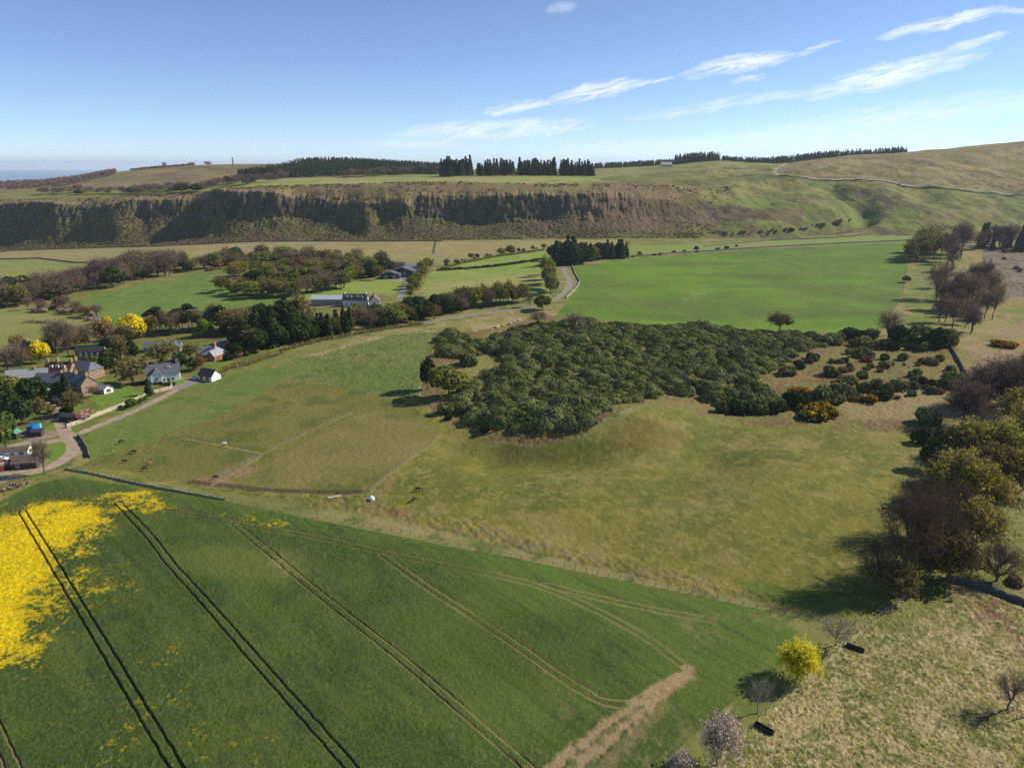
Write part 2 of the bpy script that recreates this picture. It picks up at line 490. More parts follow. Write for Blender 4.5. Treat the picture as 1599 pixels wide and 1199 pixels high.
# ---- valley fields
GRASS = 'grass_field'
i = paint('meadow', [(-300, 398), (0, 392), (250, 384), (400, 378), (700, 377), (960, 375), (990, 395), (880, 388), (700, 412), (600, 404), (400, 398), (280, 412), (120, 412), (-300, 420)],
          lin(148, 136, 92), lin(132, 130, 78), 26, 150, 4, c2=lin(140, 116, 84), s2=.3, amp=0.2)
paint(GRASS, [(-500, 408), (0, 403), (120, 410), (290, 410), (230, 424), (150, 434), (40, 452), (-300, 480)], lin(124, 130, 70), lin(136, 134, 82), 30, 151, 2, c2=lin(112, 122, 60))
paint(GRASS, [(70, 478), (130, 466), (200, 450), (310, 430), (352, 431), (358, 452), (440, 462), (480, 470), (420, 500), (200, 512), (140, 496)], lin(98, 120, 54), lin(106, 122, 60), 30, 152, 1, c2=lin(86, 112, 46))
paint(GRASS, [(-500, 500), (0, 486), (60, 489), (115, 497), (150, 520), (90, 545), (0, 560), (-500, 640)], lin(118, 122, 64), lin(132, 128, 76), 26, 153, 1)
paint(GRASS, [(430, 462), (500, 452), (560, 440), (605, 430), (630, 436), (622, 455), (560, 462), (480, 466)], lin(118, 142, 60), lin(128, 140, 66), 20, 154)
i = paint(GRASS, [(655, 455), (672, 428), (690, 413), (770, 402), (850, 391), (862, 400), (850, 430), (862, 466), (780, 470), (690, 468)], lin(122, 140, 62), lin(138, 142, 78), 30, 155, 1, c2=lin(112, 130, 58))
i = smask([(668, 443), (740, 436), (860, 424), (862, 446), (760, 458), (668, 455)], 6, 25); blend(i, lin(148, 140, 90), .7)
i = mask([(880, 396), (990, 385), (1200, 376), (1430, 368), (1440, 378), (1200, 385), (1000, 399), (890, 410)], 2); cls[i] = cid(GRASS); turf(i, lin(116, 134, 60), lin(126, 130, 68), 30, 156)
# the large bright green field
i = paint('green_field', [(893, 417), (1000, 403), (1200, 388), (1420, 378), (1416, 420), (1404, 470), (1370, 524), (1200, 516), (1000, 506), (868, 492), (893, 462), (905, 440)],
          lin(98, 127, 42), lin(88, 110, 43), 60, 157, 0.5)
blend(i, lin(92, 98, 50), 0.55 * sstep(0.5, 0.75, fbm(gx[i] / 90, gy[i] / 45, 4, 158)))
blend(i, lin(104, 134, 48), 0.7 * sstep(430, 445, 0 * gx[i] + (470 - gy[i] + 0.06 * gx[i]) + 445 - 12) )
j = smask([(1060, 462), (1110, 450), (1135, 437), (1130, 446), (1090, 466), (1065, 472)], 4, 8)
blend(j, lin(140, 146, 96), 0.4 * sstep(0.5, 0.62, fbm(gx[j] / 3, gy[j] / 3, 3, 159)))
blend(i, lin(116, 120, 62), .32 * sstep(.5, .7, fbm(gx[i] / 5 + gy[i] / 40, gy[i] / 46, 4, 259)))
blend(i, lin(76, 98, 38), .35 * sstep(.52, .7, fbm(gx[i] / 30, gy[i] / 22, 4, 258)))
for k_ in range(9):
    px = 940 + k_ * 52
    ii, d, al = near([(px + 26, 392 + k_ * -1), (px - 22, 500)], 0.9)
    k2 = cls[ii] == cid('green_field'); blend(ii[k2], lin(112, 132, 62), 0.09)
j = smask([(1320, 470), (1340, 440), (1350, 412), (1360, 412), (1350, 445), (1335, 480)], 2); blend(j, lin(120, 134, 66), .15)
# rough strips right of it
i = paint('rough_ground', [(1424, 374), (1470, 362), (1700, 350), (1900, 420), (1900, 700), (1560, 760), (1480, 680), (1500, 600), (1488, 545), (1400, 520), (1376, 520), (1408, 470)],
          lin(112, 116, 58), lin(136, 124, 78), 18, 160, 2, c2=lin(146, 126, 92), s2=.4, amp=.5)
i = smask([(1410, 500), (1408, 460), (1424, 390), (1450, 380), (1480, 400), (1470, 450), (1460, 520), (1400, 524)], 6, 12); blend(i, lin(98, 114, 48), .8 * sstep(.3, .55, fbm(gx[i] / 8, gy[i] / 8, 4, 260)))
i = paint('felled_ground', [(1535, 385), (1700, 380), (1800, 455), (1560, 466), (1535, 440)], lin(128, 112, 92), lin(96, 84, 76), 7, 161, 2, c2=lin(104, 104, 78), s2=.5, amp=1.0)
i = smask([(1470, 560), (1640, 480), (1750, 640), (1600, 660), (1500, 640)], 6, 15); blend(i, lin(136, 112, 86), .8 * sstep(.35, .6, fbm(gx[i] / 14, gy[i] / 14, 4, 162)))
# field above the enclosed pasture, with rushes
i = paint(GRASS, [(430, 585), (470, 560), (540, 538), (620, 520), (690, 512), (690, 522), (665, 560), (650, 625), (540, 606), (450, 592)], lin(96, 108, 54), lin(110, 112, 62), 18, 163, 1, c2=lin(82, 96, 46), s2=.15, amp=.6)
paint('meadow', [(480, 556), (600, 522), (690, 506), (800, 486), (870, 476), (870, 496), (800, 508), (740, 520), (700, 516), (610, 524), (500, 556)], lin(146, 132, 92), lin(120, 116, 66), 10, 164, 1.5, amp=.4)
# strip of brighter grass above the outlined pasture
paint(GRASS, [(128, 682), (220, 640), (330, 588), (430, 575), (470, 560), (540, 560), (450, 592), (400, 622), (330, 655), (220, 692), (140, 722)], lin(96, 112, 50), lin(106, 112, 56), 25, 165, .5, c2=lin(88, 104, 46))
# the enclosed pasture: two grazed paddocks and the large tussocky field
P_all = [(118, 729), (220, 692), (330, 655), (400, 622), (450, 592), (540, 606), (650, 630), (700, 665), (760, 690), (830, 700), (910, 688), (960, 660), (1000, 640), (1060, 640),
         (1110, 655), (1250, 668), (1420, 676), (1500, 690), (1530, 740), (1500, 850), (1440, 900), (1335, 968), (1100, 924), (850, 866), (600, 808), (350, 768), (200, 744)]
i = paint('pasture', P_all, lin(116, 111, 50), lin(98, 99, 42), 26, 166, 0, c2=lin(124, 116, 64), s2=.45, amp=.25)
blend(i, lin(72, 88, 36), .38 * sstep(.52, .66, fbm(gx[i] / 7, gy[i] / 7, 4, 167)))
blend(i, lin(134, 128, 70), .5 * sstep(.52, .66, fbm(gx[i] / 2.2, gy[i] / 2.2, 4, 267, .65)))
i = paint('pasture', [(118, 729), (220, 692), (330, 655), (400, 622), (450, 592), (560, 609), (640, 630), (690, 672), (577, 766), (400, 764), (330, 758), (200, 736)], lin(105, 103, 50), lin(112, 106, 54), 30, 168, 0, c2=lin(88, 94, 44), s2=.3, amp=.12)
i = smask([(362, 756), (460, 700), (560, 648), (640, 632), (692, 676), (640, 718), (578, 766), (440, 765)]); blend(i, lin(122, 112, 66), .75 * sstep(.32, .62, fbm(gx[i] / 24, gy[i] / 24, 4, 169) ))
for pts, st in (([(318, 757), (360, 730), (395, 712), (400, 728), (380, 752), (345, 762)], .8), ([(570, 768), (590, 748), (615, 745), (610, 765), (590, 776)], .8), ([(300, 752), (320, 742), (345, 748), (330, 762)], .7)):
    i = smask(pts, 2, 5); blend(i, lin(134, 110, 82), st * sstep(.3, .6, fbm(gx[i] / 5, gy[i] / 5, 4, 170)))
# dark muddy drive along the paddocks' lower fence
ii, d, al = near([(300, 752), (400, 764), (480, 768), (560, 768)], 1.6); blend(ii, lin(76, 62, 46), .8)
# weedy bank below it
i = smask([(360, 770), (470, 772), (570, 772), (640, 800), (740, 815), (860, 845), (1000, 880), (1200, 925), (1330, 950), (1335, 966), (1100, 924), (850, 866), (600, 808)], 2, 6)
w = sstep(.42, .6, fbm(gx[i] / 2.2, gy[i] / 2.2, 3, 171)); blend(i, lin(118, 106, 72), w * .7); DISP[i] += _SOFT[1] * .7 * fbm(gx[i] / 1.6, gy[i] / 1.6, 3, 172)
i = smask([(590, 790), (640, 798), (650, 812), (600, 806)], 2, 4); blend(i, lin(110, 84, 62), .7)
i = smask([(1150, 905), (1300, 930), (1335, 950), (1335, 966), (1180, 935)], 1.5, 5); blend(i, lin(70, 96, 34), .6)
for pts, c, st in (([(950, 672), (1010, 655), (1060, 668), (1080, 690), (1020, 705), (960, 700)], lin(116, 96, 50), .35), ([(780, 700), (900, 705), (860, 725), (740, 730)], lin(78, 82, 36), .6),
                   ([(690, 690), (730, 690), (720, 760), (700, 780)], lin(82, 84, 38), .5), ([(1080, 700), (1110, 660), (1120, 680), (1060, 740), (990, 790)], lin(74, 96, 38), .55)):
    i = smask(pts, 4, 14); blend(i, c, st)
# scrub ground under and beside the thicket
i = paint('scrub_ground', [(690, 515), (740, 518), (800, 505), (870, 492), (1000, 506), (1200, 516), (1376, 522), (1488, 530), (1512, 600), (1490, 660), (1420, 676), (1250, 668), (1110, 655), (1060, 640), (1000, 634), (950, 650), (905, 684), (830, 696), (760, 686), (700, 660), (655, 622), (665, 560)],
          lin(120, 106, 66), lin(108, 90, 62), 12, 173, 1, c2=lin(106, 110, 56), s2=.5, amp=.8)
i = smask([(1300, 610), (1480, 600), (1500, 650), (1330, 655)], 3, 8); blend(i, lin(142, 126, 88), .7)
i = smask([(720, 560), (760, 548), (780, 560), (770, 590), (725, 590)], 2, 6); blend(i, lin(122, 122, 66), .8)
# lower right: straw-coloured tussock grass
i = paint('tussock_grass', [(1335, 972), (1440, 906), (1480, 895), (1560, 760), (1760, 740), (2200, 1100), (2200, 1700), (1000, 1700), (1010, 1260), (1120, 1190), (1230, 1085)],
          lin(150, 135, 90), lin(118, 114, 62), 9, 174, 0, lo=.36, hi=.6)
blend(i, lin(90, 98, 44), .7 * sstep(.48, .64, fbm(gx[i] / 4, gy[i] / 4, 5, 175, .7)))
blend(i, lin(178, 162, 122), .6 * sstep(.52, .62, fbm(gx[i] / .7, gy[i] / .7, 3, 176, .7)))
blend(i, lin(66, 70, 34), .75 * sstep(.58, .68, fbm(gx[i] / .6, gy[i] / .6, 3, 177, .7)))
DISP[i] += .42 * (fbm(gx[i] / .5, gy[i] / .5, 3, 178, .65))
i = smask([(1500, 925), (1560, 940), (1640, 960), (1640, 1060), (1560, 985), (1510, 960)], 3, 5); blend(i, lin(112, 88, 66), .7 * sstep(.4, .55, fbm(gx[i] / 2.5, gy[i] / 2.5, 3, 179))); DISP[i] += _SOFT[1] * 1.0 * fbm(gx[i] / 2, gy[i] / 2, 3, 180)
i = smask([(1480, 895), (1560, 780), (1640, 760), (1700, 930), (1600, 950), (1530, 912)], 3, 6); blend(i, lin(98, 106, 50), .6)
i = smask([(1335, 972), (1440, 906), (1480, 905), (1500, 940), (1380, 990)], 3, 6); blend(i, lin(98, 104, 48), .7)

# ---- rapeseed crop
CROP = [(-700, 1560), (-700, 960), (-300, 850), (0, 783), (60, 754), (112, 744), (250, 764), (400, 793), (600, 832), (800, 870), (1000, 913), (1180, 950), (1246, 985), (1222, 1040), (1140, 1100), (1070, 1160), (1000, 1240), (900, 1560)]
i = paint('rapeseed_field', CROP, lin(69, 83, 35), lin(60, 76, 34), 14, 181, 0)
cx_, cy_ = gx[i], gy[i]
thin = sstep(0.0, 1.0, (cx_ + 0.45 * (cy_ - 130)) / 60 + 0.38 + (fbm(cx_ / 22, cy_ / 22, 3, 182) - .5) * 1.3)      # thinner, brighter crop to the right
blend(i, lin(84, 102, 40), .85 * thin)
_db, _ = seg_dist(cx_, cy_, pixs(CROP[3:14])); edge = 1 - sstep(0, 14, _db)
blend(i, lin(88, 110, 42), .55 * edge)
blend(i, lin(50, 64, 34), .6 * (1 - thin) * sstep(.45, .65, fbm(cx_ / .7, cy_ / .7, 3, 183, .65)))
blend(i, lin(92, 104, 54), .4 * sstep(.55, .7, fbm(cx_ / .45, cy_ / .45, 2, 283)))
_pp, _al = cx_ * .74 + cy_ * .673, cx_ * .673 - cy_ * .74          # across and along the drilling
blend(i, lin(58, 70, 34), .45 * sstep(.5, .66, fbm(_pp / .9, _al / 22, 3, 285)))
blend(i, lin(92, 102, 46), .26 * sstep(.52, .7, fbm(_pp / 3.2, _al / 26, 4, 286)))
blend(i, lin(88, 98, 40), .32 * sstep(.5, .68, fbm(cx_ / 13, cy_ / 13, 4, 287)))
hgt = (0.50 - 0.40 * thin) * (1 - 0.5 * edge)
THIN = np.zeros(nv); THIN[i] = np.clip(thin, 0, 1)
DISP[i] += hgt * (0.6 + 0.45 * fbm(cx_ / .55, cy_ / .55, 3, 184, .65) + .3 * fbm(cx_ / 3.5, cy_ / 3.5, 2, 284)) * sstep(0, 1.0, _db)
j = smask([(395, 850), (440, 862), (480, 890), (440, 915), (300, 890), (280, 860)], 4, 10); blend(j, lin(98, 104, 46), .6)
# bloom
for pts, st, wob in (([(-200, 850), (0, 800), (60, 792), (150, 782), (172, 800), (150, 830), (95, 850), (80, 905), (62, 950), (60, 1000), (40, 1030), (-10, 1045), (-300, 1100)], 1.0, 3),
                ([(170, 778), (250, 784), (275, 798), (240, 800), (190, 795)], .9, 2), ([(120, 780), (200, 770), (250, 775), (240, 782), (170, 784)], .8, 2), ([(95, 850), (160, 820), (175, 840), (120, 870), (90, 900)], .6, 3),
                ([(135, 930), (190, 900), (200, 920), (175, 955), (150, 958)], .45, 4), ([(280, 795), (400, 812), (440, 820), (430, 828), (330, 812)], .35, 2), ([(420, 812), (450, 820), (440, 826), (415, 820)], .7, 1),
                ([(90, 1090), (160, 1080), (170, 1130), (60, 1130)], .12, 6), ([(230, 1030), (320, 1040), (320, 1100), (240, 1080)], .12, 6), ([(130, 1170), (210, 1180), (210, 1230), (120, 1230)], .25, 5), ([(290, 1130), (370, 1130), (380, 1180), (300, 1170)], .12, 5),
                ([(0, 1000), (80, 980), (110, 1020), (0, 1060)], .4, 4), ([(70, 860), (100, 850), (130, 960), (60, 1010)], .45, 4)):
    j = smask(pts, wob * 2.6, 6)
    n_ = fbm(gx[j] / .8, gy[j] / .8, 4, 185, .75)
    big = fbm(gx[j] / 8, gy[j] / 8, 2, 186)
    sw = _SOFT[1]; w = sstep(.66 - st * .42 * sw, .78 - st * .36 * sw, n_ * .75 + big * .25)
    blend(j, lin(232, 196, 6), w * (.88 if st > .5 else .6) * (.62 + .38 * sstep(.36, .52, fbm(gx[j] / .5, gy[j] / .5, 2, 188))))
    blend(j, lin(150, 140, 24), .45 * w * sstep(.5, .6, fbm(gx[j] / .7, gy[j] / .7, 2, 187)))
# tramlines: pairs of wheel tracks pressed into the crop
TRAM = [([(34, 800), (137, 970), (284, 1214), (420, 1500)], 1.0, 0.0), ([(183, 786), (237, 843), (268, 885), (318, 939), (500, 1146), (560, 1214), (760, 1500)], 1.0, .25), ([(364, 818), (440, 880), (480, 915), (600, 1008), (720, 1110), (840, 1214), (1000, 1400)], .8, .55),
        ([(598, 868), (700, 940), (800, 1005), (880, 1062), (940, 1098), (985, 1103), (1060, 1056)], .3, .8), ([(30, 800), (55, 782), (100, 771), (160, 774), (184, 783), (280, 799), (364, 816), (470, 834), (598, 864), (730, 888), (850, 915), (950, 962), (1020, 1002), (1062, 1036)], .55, .4),
        ([(850, 913), (940, 935), (1040, 956), (1110, 968)], .3, .5), ([(-90, 985), (-30, 1090), (20, 1199), (120, 1500)], .7, .6)]
for pts, dep, bare in TRAM:
    P = np.array(pixs(pts))
    # smooth the line a little
    t = np.linspace(0, len(P) - 1, 60); P = np.stack([np.interp(t, np.arange(len(P)), P[:, k]) for k in (0, 1)], 1)
    for _ in range(4): P[1:-1] = (P[:-2] + 2 * P[1:-1] + P[2:]) / 4
    ii, d, al = near(None or [tuple(q) for q in P], 2.2, True)
    k = cls[ii] == cid('rapeseed_field'); ii, d, al = ii[k], d[k], al[k]
    tr = 1 - sstep(.11, .31, np.abs(d + (fbm(al / 2.2, al * 0 + dep * 3, 3, 288) - .5) * .34 - .95))
    DISP[ii] = DISP[ii] * (1 - tr * (1 - .8 * np.clip(bare + .5 * THIN[ii], 0, 1))) + tr * .03
    mix = np.clip(bare + .7 * THIN[ii] - .15 + (fbm(al / 14, al * 0 + dep * 7, 2, 188) - .5) * 1.2, 0, 1)
    blend(ii, lin(96, 86, 54), tr * .6 * (1 - mix))
    blend(ii, lin(136, 116, 80), tr * mix * .9)
# worn strip of bare earth
for pts, wd, st in (([(1078, 1044), (1020, 1080), (960, 1124), (900, 1168), (840, 1218), (700, 1360)], .5, .85), ([(1078, 1054), (1030, 1090), (985, 1128), (930, 1174), (880, 1224), (760, 1400)], .5, .85), ([(1076, 1050), (1026, 1085), (972, 1126), (916, 1171), (862, 1220), (730, 1380)], .9, .2), ([(1040, 1100), (1000, 1136), (960, 1186), (900, 1270)], 1.0, .3)):
    ii, d, al = near(pts, wd + 1.4); n_ = fbm(gx[ii] / 1.5, gy[ii] / 1.5, 3, 189)
    w = st * (1 - sstep(wd * .5, wd + 1.2, d + (n_ - .5) * 2.2)); blend(ii, lin(150, 127, 94), w); DISP[ii] *= (1 - w)
for pts in ([(1180, 948), (1240, 985), (1215, 1000), (1150, 962)], [(1010, 1150), (1060, 1110), (1080, 1130), (1010, 1210), (940, 1260)], [(1040, 965), (1120, 960), (1140, 990), (1090, 1010)], [(960, 1130), (1010, 1120), (1000, 1160), (930, 1230)], [(860, 1060), (890, 1080), (870, 1110)], [(400, 860), (450, 870), (480, 905), (440, 905)], [(800, 1170), (850, 1180), (860, 1230), (820, 1240)]):
    j = smask(pts, 4, 5); n_ = fbm(gx[j] / 2, gy[j] / 2, 4, 190, .65); w = .5 * sstep(.45, .68, n_); blend(j, lin(134, 118, 80), w)
# grassy margin along the crop's right side
ii, d, al = near([(1300, 985), (1240, 1040), (1180, 1100), (1110, 1160), (1060, 1220)], 5); blend(ii, lin(104, 106, 54), .5 * sstep(.35, .6, fbm(gx[ii] / 2, gy[ii] / 2, 3, 191)))
# grass verge above the crop
i = paint('meadow', [(-300, 850), (0, 783), (60, 754), (112, 744), (112, 735), (70, 740), (0, 768), (-300, 820)], lin(104, 108, 54), lin(128, 118, 70), 6, 192, .4, amp=.3)

# ---- village ground
i = paint('village_ground', [(-400, 800), (-400, 560), (0, 555), (100, 530), (230, 500), (400, 505), (470, 520), (440, 545), (350, 590), (290, 602), (205, 640), (108, 668), (120, 700), (112, 728), (60, 742), (0, 768)],
          lin(92, 100, 48), lin(112, 104, 62), 9, 193, 0, c2=lin(104, 124, 48), s2=.6)
for pts in ([(135, 620), (165, 640), (190, 628), (222, 618), (205, 604), (160, 612)], [(100, 690), (60, 700), (70, 722), (96, 712), (108, 700)], [(270, 585), (292, 590), (282, 604), (264, 600)], [(310, 557), (345, 558), (330, 570), (300, 566)], [(240, 595), (208, 612), (240, 606), (262, 596)], [(0, 620), (10, 610), (14, 630), (0, 640)], [(72, 570), (90, 556), (125, 560), (80, 575)]):
    j = smask(pts, .3, 3); blend(j, lin(100, 126, 46), .85)

# ---- roads, lanes, tracks
def road(pts, width, c, name='road', edge=.35, rough=.2):
    P = np.array(pixs(pts)); t = np.linspace(0, len(P) - 1, 8 * len(P)); P = np.stack([np.interp(t, np.arange(len(P)), P[:, k]) for k in (0, 1)], 1)
    for _ in range(8): P[1:-1] = (P[:-2] + 2 * P[1:-1] + P[2:]) / 4
    ii, d, al = near([tuple(q) for q in P], width / 2 + edge, True)
    n_ = fbm(gx[ii] / 1.5, gy[ii] / 1.5, 3, 200)
    k = d + (n_ - .5) * rough * 2 < width / 2
    ii = ii[k]; cls[ii] = cid(name); COL[ii] = c
    blend(ii, c * .8, sstep(.4, .7, n_[k])); DISP[ii] = 0.02
GRV, TAR = lin(160, 142, 122), lin(138, 132, 128)
road([(-300, 830), (-60, 766), (0, 752), (40, 738), (70, 731)], 4.0, lin(146, 134, 112), 'track', rough=.6)
road([(-200, 760), (0, 741), (50, 737), (78, 729), (100, 718), (115, 705), (116, 692), (105, 682), (98, 668), (92, 650), (84, 634), (82, 622)], 5.0, GRV, 'lane')
road([(104, 686), (85, 688), (65, 692), (45, 690), (20, 696)], 4.2, GRV, 'lane', rough=.5)
road([(105, 684), (125, 676), (155, 664), (200, 646), (250, 622), (285, 603)], 3.4, GRV, 'lane')
road([(282, 604), (296, 598), (310, 592)], 8.0, lin(140, 130, 124), 'lane')
road([(0, 720), (30, 722), (60, 722)], 7, lin(150, 130, 108), 'yard', rough=1)
road([(20, 678), (50, 676), (70, 680)], 9, lin(140, 126, 108), 'yard', rough=1)
road([(88, 642), (80, 655)], 5, lin(130, 114, 96), 'yard', rough=1)
road([(440, 545), (520, 528), (600, 512), (680, 500), (740, 491), (800, 484), (836, 478), (862, 470), (882, 457), (890, 446), (888, 434), (880, 424), (880, 416), (893, 410), (920, 405), (960, 401), (1000, 397)], 5.0, TAR, 'road')
road([(1000, 397), (1100, 390), (1200, 383), (1300, 379), (1420, 374), (1500, 368)], 3.5, TAR, 'road')
road([(624, 468), (632, 448), (642, 434), (652, 426), (656, 414)], 5.0, lin(146, 140, 134), 'road', rough=.5)
road([(560, 446), (600, 434), (640, 431)], 2.5, lin(140, 124, 92), 'track', rough=.5)
road([(1226, 256), (1213, 263), (1209, 269), (1222, 274), (1260, 277), (1330, 280), (1400, 286), (1480, 293), (1599, 303), (1800, 318)], 6.0, lin(150, 146, 140), 'road', edge=1)
road([(1040, 320), (1080, 305), (1120, 306)], 3, lin(96, 84, 66), 'track', edge=1)
road([(680, 376), (678, 386), (676, 396)], 3, lin(70, 82, 44), 'track', edge=1)
for pts in ([(604, 428), (630, 434), (650, 424), (640, 420)], [(604, 433), (634, 434), (632, 440), (606, 438)]):
    j = mask(pts); cls[j] = cid('yard'); COL[j] = lin(150, 138, 130)

# ---- faint worn lines in the grass (fence lines and paths)
for pts, wd, c, st in (([(330, 758), (400, 718), (410, 709), (480, 675), (552, 643)], .7, lin(140, 132, 92), .6), ([(578, 766), (640, 716), (690, 680)], .7, lin(134, 126, 88), .55), ([(282, 684), (340, 695), (410, 708)], .55, lin(146, 138, 84), .7),
                       ([(640, 615), (660, 590)], .5, lin(120, 120, 70), .6), ([(1338, 990), (1280, 1042), (1210, 1102), (1140, 1168), (1080, 1230)], .55, lin(168, 160, 104), .5), ([(1440, 915), (1338, 990)], .5, lin(150, 140, 96), .4),
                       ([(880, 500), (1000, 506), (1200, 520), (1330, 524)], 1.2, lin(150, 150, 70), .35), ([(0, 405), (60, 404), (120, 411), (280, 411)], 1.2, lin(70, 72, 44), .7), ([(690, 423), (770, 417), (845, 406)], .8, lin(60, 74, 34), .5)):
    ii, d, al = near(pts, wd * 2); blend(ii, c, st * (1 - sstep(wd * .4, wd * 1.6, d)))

# ---- assemble
gzf = gz + DISP
# columns and clefts on the rock face: the face is moved in and out along the slope's own direction
fw = sstep(-14, 0, gy - ly(4)) * (1 - sstep(4, 16, gy - ly(5))) * lft
i = np.nonzero(fw > 0.01)[0]
sh = np.zeros(nv)
sh[i] = fw[i] * ((fbm(gx[i] / 5.0, gz[i] / 14, 3, 210) - .5) * 8 + (fbm(gx[i] / 2.0, gz[i] / 8, 2, 211) - .5) * 4 + (fbm(gx[i] / 14, gz[i] / 4, 3, 212) - .5) * 7)
gyf = gy + sh
VV = np.stack([gx, gyf, gzf], 1)


def mesh_np(name, V, Fq, mats=(), smooth=False, attrs=None, mat_idx=None):
    """mesh from arrays; Fq is (n,4) or (n,3)"""
    me = bpy.data.meshes.new(name)
    V = np.asarray(V, np.float32); Fq = np.asarray(Fq, np.int32)
    n, k = Fq.shape
    me.vertices.add(len(V)); me.vertices.foreach_set('co', V.ravel())
    me.loops.add(n * k); me.loops.foreach_set('vertex_index', Fq.ravel())
    me.polygons.add(n); me.polygons.foreach_set('loop_start', np.arange(0, n * k, k, dtype=np.int32))
    for m in mats: me.materials.append(m)
    if mat_idx is not None: me.polygons.foreach_set('material_index', np.asarray(mat_idx, np.int32))
    me.polygons.foreach_set('use_smooth', np.full(n, smooth))
    for an, av in (attrs or {}).items():
        if av.ndim == 2:
            a = me.color_attributes.new(an, 'FLOAT_COLOR', 'POINT')
            a.data.foreach_set('color', np.concatenate([av, np.ones((len(av), 1))], 1).astype(np.float32).ravel())
        else:
            a = me.attributes.new(an, 'FLOAT', 'POINT'); a.data.foreach_set('value', av.astype(np.float32))
    me.update(calc_edges=True)
    return me


def ground_mat(name, sc, amp, bump, bsc, rough=0.95):
    m = bpy.data.materials.new(name); m.use_nodes = True
    nt = m.node_tree; nt.nodes.clear(); g = N(nt)
    geo = g.n('ShaderNodeNewGeometry')
    at = g.n('ShaderNodeVertexColor', {'layer_name': 'Col'})
    n1 = g.n('ShaderNodeTexNoise', Vector=geo.outputs['Position'], Scale=sc, Detail=5.0, Roughness=0.7)
    f = g.n('ShaderNodeMapRange', Value=n1.outputs[0], i1=0.25, i2=0.75, i3=1 - amp, i4=1 + amp).outputs[0]
    vm = g.n('ShaderNodeVectorMath', {'operation': 'SCALE'}, i0=at.outputs[0]); nt.links.new(f, vm.inputs['Scale'])
    n2 = g.n('ShaderNodeTexNoise', Vector=geo.outputs['Position'], Scale=bsc, Detail=4.0, Roughness=0.65)
    bp = g.n('ShaderNodeBump', Strength=1.0, Distance=bump, Height=n2.outputs[0])
    b = g.n('ShaderNodeBsdfPrincipled', Roughness=rough, Normal=bp.outputs[0])
    nt.links.new(vm.outputs[0], b.inputs['Base Color'])
    b.inputs['Specular IOR Level'].default_value = 0.08
    g.n('ShaderNodeOutputMaterial', Surface=b.outputs[0])
    return m


GM = {'rapeseed_field': (2.2, .38, .10, 3.0), 'cliff': (.25, .35, 1.6, .35), 'talus': (.35, .4, 1.2, .4), 'brow': (.3, .3, .8, .35), 'hill': (.12, .25, 1.2, .12), 'moor': (.15, .32, 1.2, .16), 'hillside': (.2, .25, .8, .2),
      'green_field': (.5, .12, .10, .8), 'road': (1., .1, .01, 3), 'lane': (1., .14, .02, 3), 'track': (1, .2, .03, 3), 'yard': (1, .2, .03, 3), 'tussock_grass': (1.6, .35, .12, 2.6), 'pasture': (.9, .2, .10, 1.5)}
vi = (np.arange(nr - 1)[:, None] * nc + np.arange(nc - 1)[None, :]).ravel()
FQ = np.stack([vi, vi + 1, vi + 1 + nc, vi + nc], 1)
fc = cls[vi]
lut = np.full(nv, -1, np.int64)
# one set of shading normals for the whole sheet, so that neighbouring fields meet without a seam
G3 = VV.reshape(nr, nc, 3)
NRM = np.cross(np.gradient(G3, axis=1), np.gradient(G3, axis=0)).reshape(-1, 3)
NRM /= np.linalg.norm(NRM, axis=1)[:, None] + 1e-12
for k, nm in enumerate(CLASS):
    sel = FQ[fc == k]
    if not len(sel): continue
    used = np.unique(sel)
    lut[used] = np.arange(len(used))
    a = GM.get(nm, (.8, .22, .12, 1.2))
    me = mesh_np(nm, VV[used], lut[sel], [ground_mat(nm, *a)], True, {'Col': COL[used]})
    me.normals_split_custom_set_from_vertices(NRM[used].astype(np.float32))
    o = bpy.data.objects.new(nm, me); col.objects.link(o); o['kind'] = 'structure'

# the sea far off on the left, and the lowland before it
def simple_mat(name, c, rough=.8, spec=.2, noise=None):
    m = bpy.data.materials.new(name); m.use_nodes = True; nt = m.node_tree; g = N(nt)
    b = nt.nodes['Principled BSDF']; b.inputs['Roughness'].default_value = rough; b.inputs['Specular IOR Level'].default_value = spec
    b.inputs['Base Color'].default_value = (*c, 1)
    if noise:
        sc, amp = noise
        tc = g.n('ShaderNodeTexCoord')
        n1 = g.n('ShaderNodeTexNoise', Vector=tc.outputs['Object'], Scale=sc, Detail=5.0, Roughness=0.65)
        f = g.n('ShaderNodeMapRange', Value=n1.outputs[0], i1=0.3, i2=0.7, i3=1 - amp, i4=1 + amp).outputs[0]
        vm = g.n('ShaderNodeVectorMath', {'operation': 'SCALE'}, i0=tuple(c)); nt.links.new(f, vm.inputs['Scale'])
        nt.links.new(vm.outputs[0], b.inputs['Base Color'])
    return m
V = [(-42000, 4000, -152), (20000, 4000, -152), (20000, 42000, -152), (-42000, 42000, -152)]
me = mesh_np('sea', V, [[0, 1, 2, 3]], [simple_mat('sea', (.10, .17, .26), .3, .4, (.002, .2))])
o = bpy.data.objects.new('sea', me); col.objects.link(o); o['kind'] = 'structure'

# ------------------------------------------------------------------ naming helpers
def tag(o, label=None, cat=None, group=None, kind=None):
    if label: o['label'] = label
    if cat: o['category'] = cat
    if group: o['group'] = group
    if kind: o['kind'] = kind
    return o


def link(name, me, parent=None):
    o = bpy.data.objects.new(name, me); col.objects.link(o)
    if parent: o.parent = parent
    return o


def empty(name, loc, rz=0.0, sc=(1, 1, 1)):
    o = bpy.data.objects.new(name, None); col.objects.link(o)
    o.location = loc; o.rotation_euler = (0, 0, rz); o.scale = sc; o.empty_display_size = 0.5
    return o


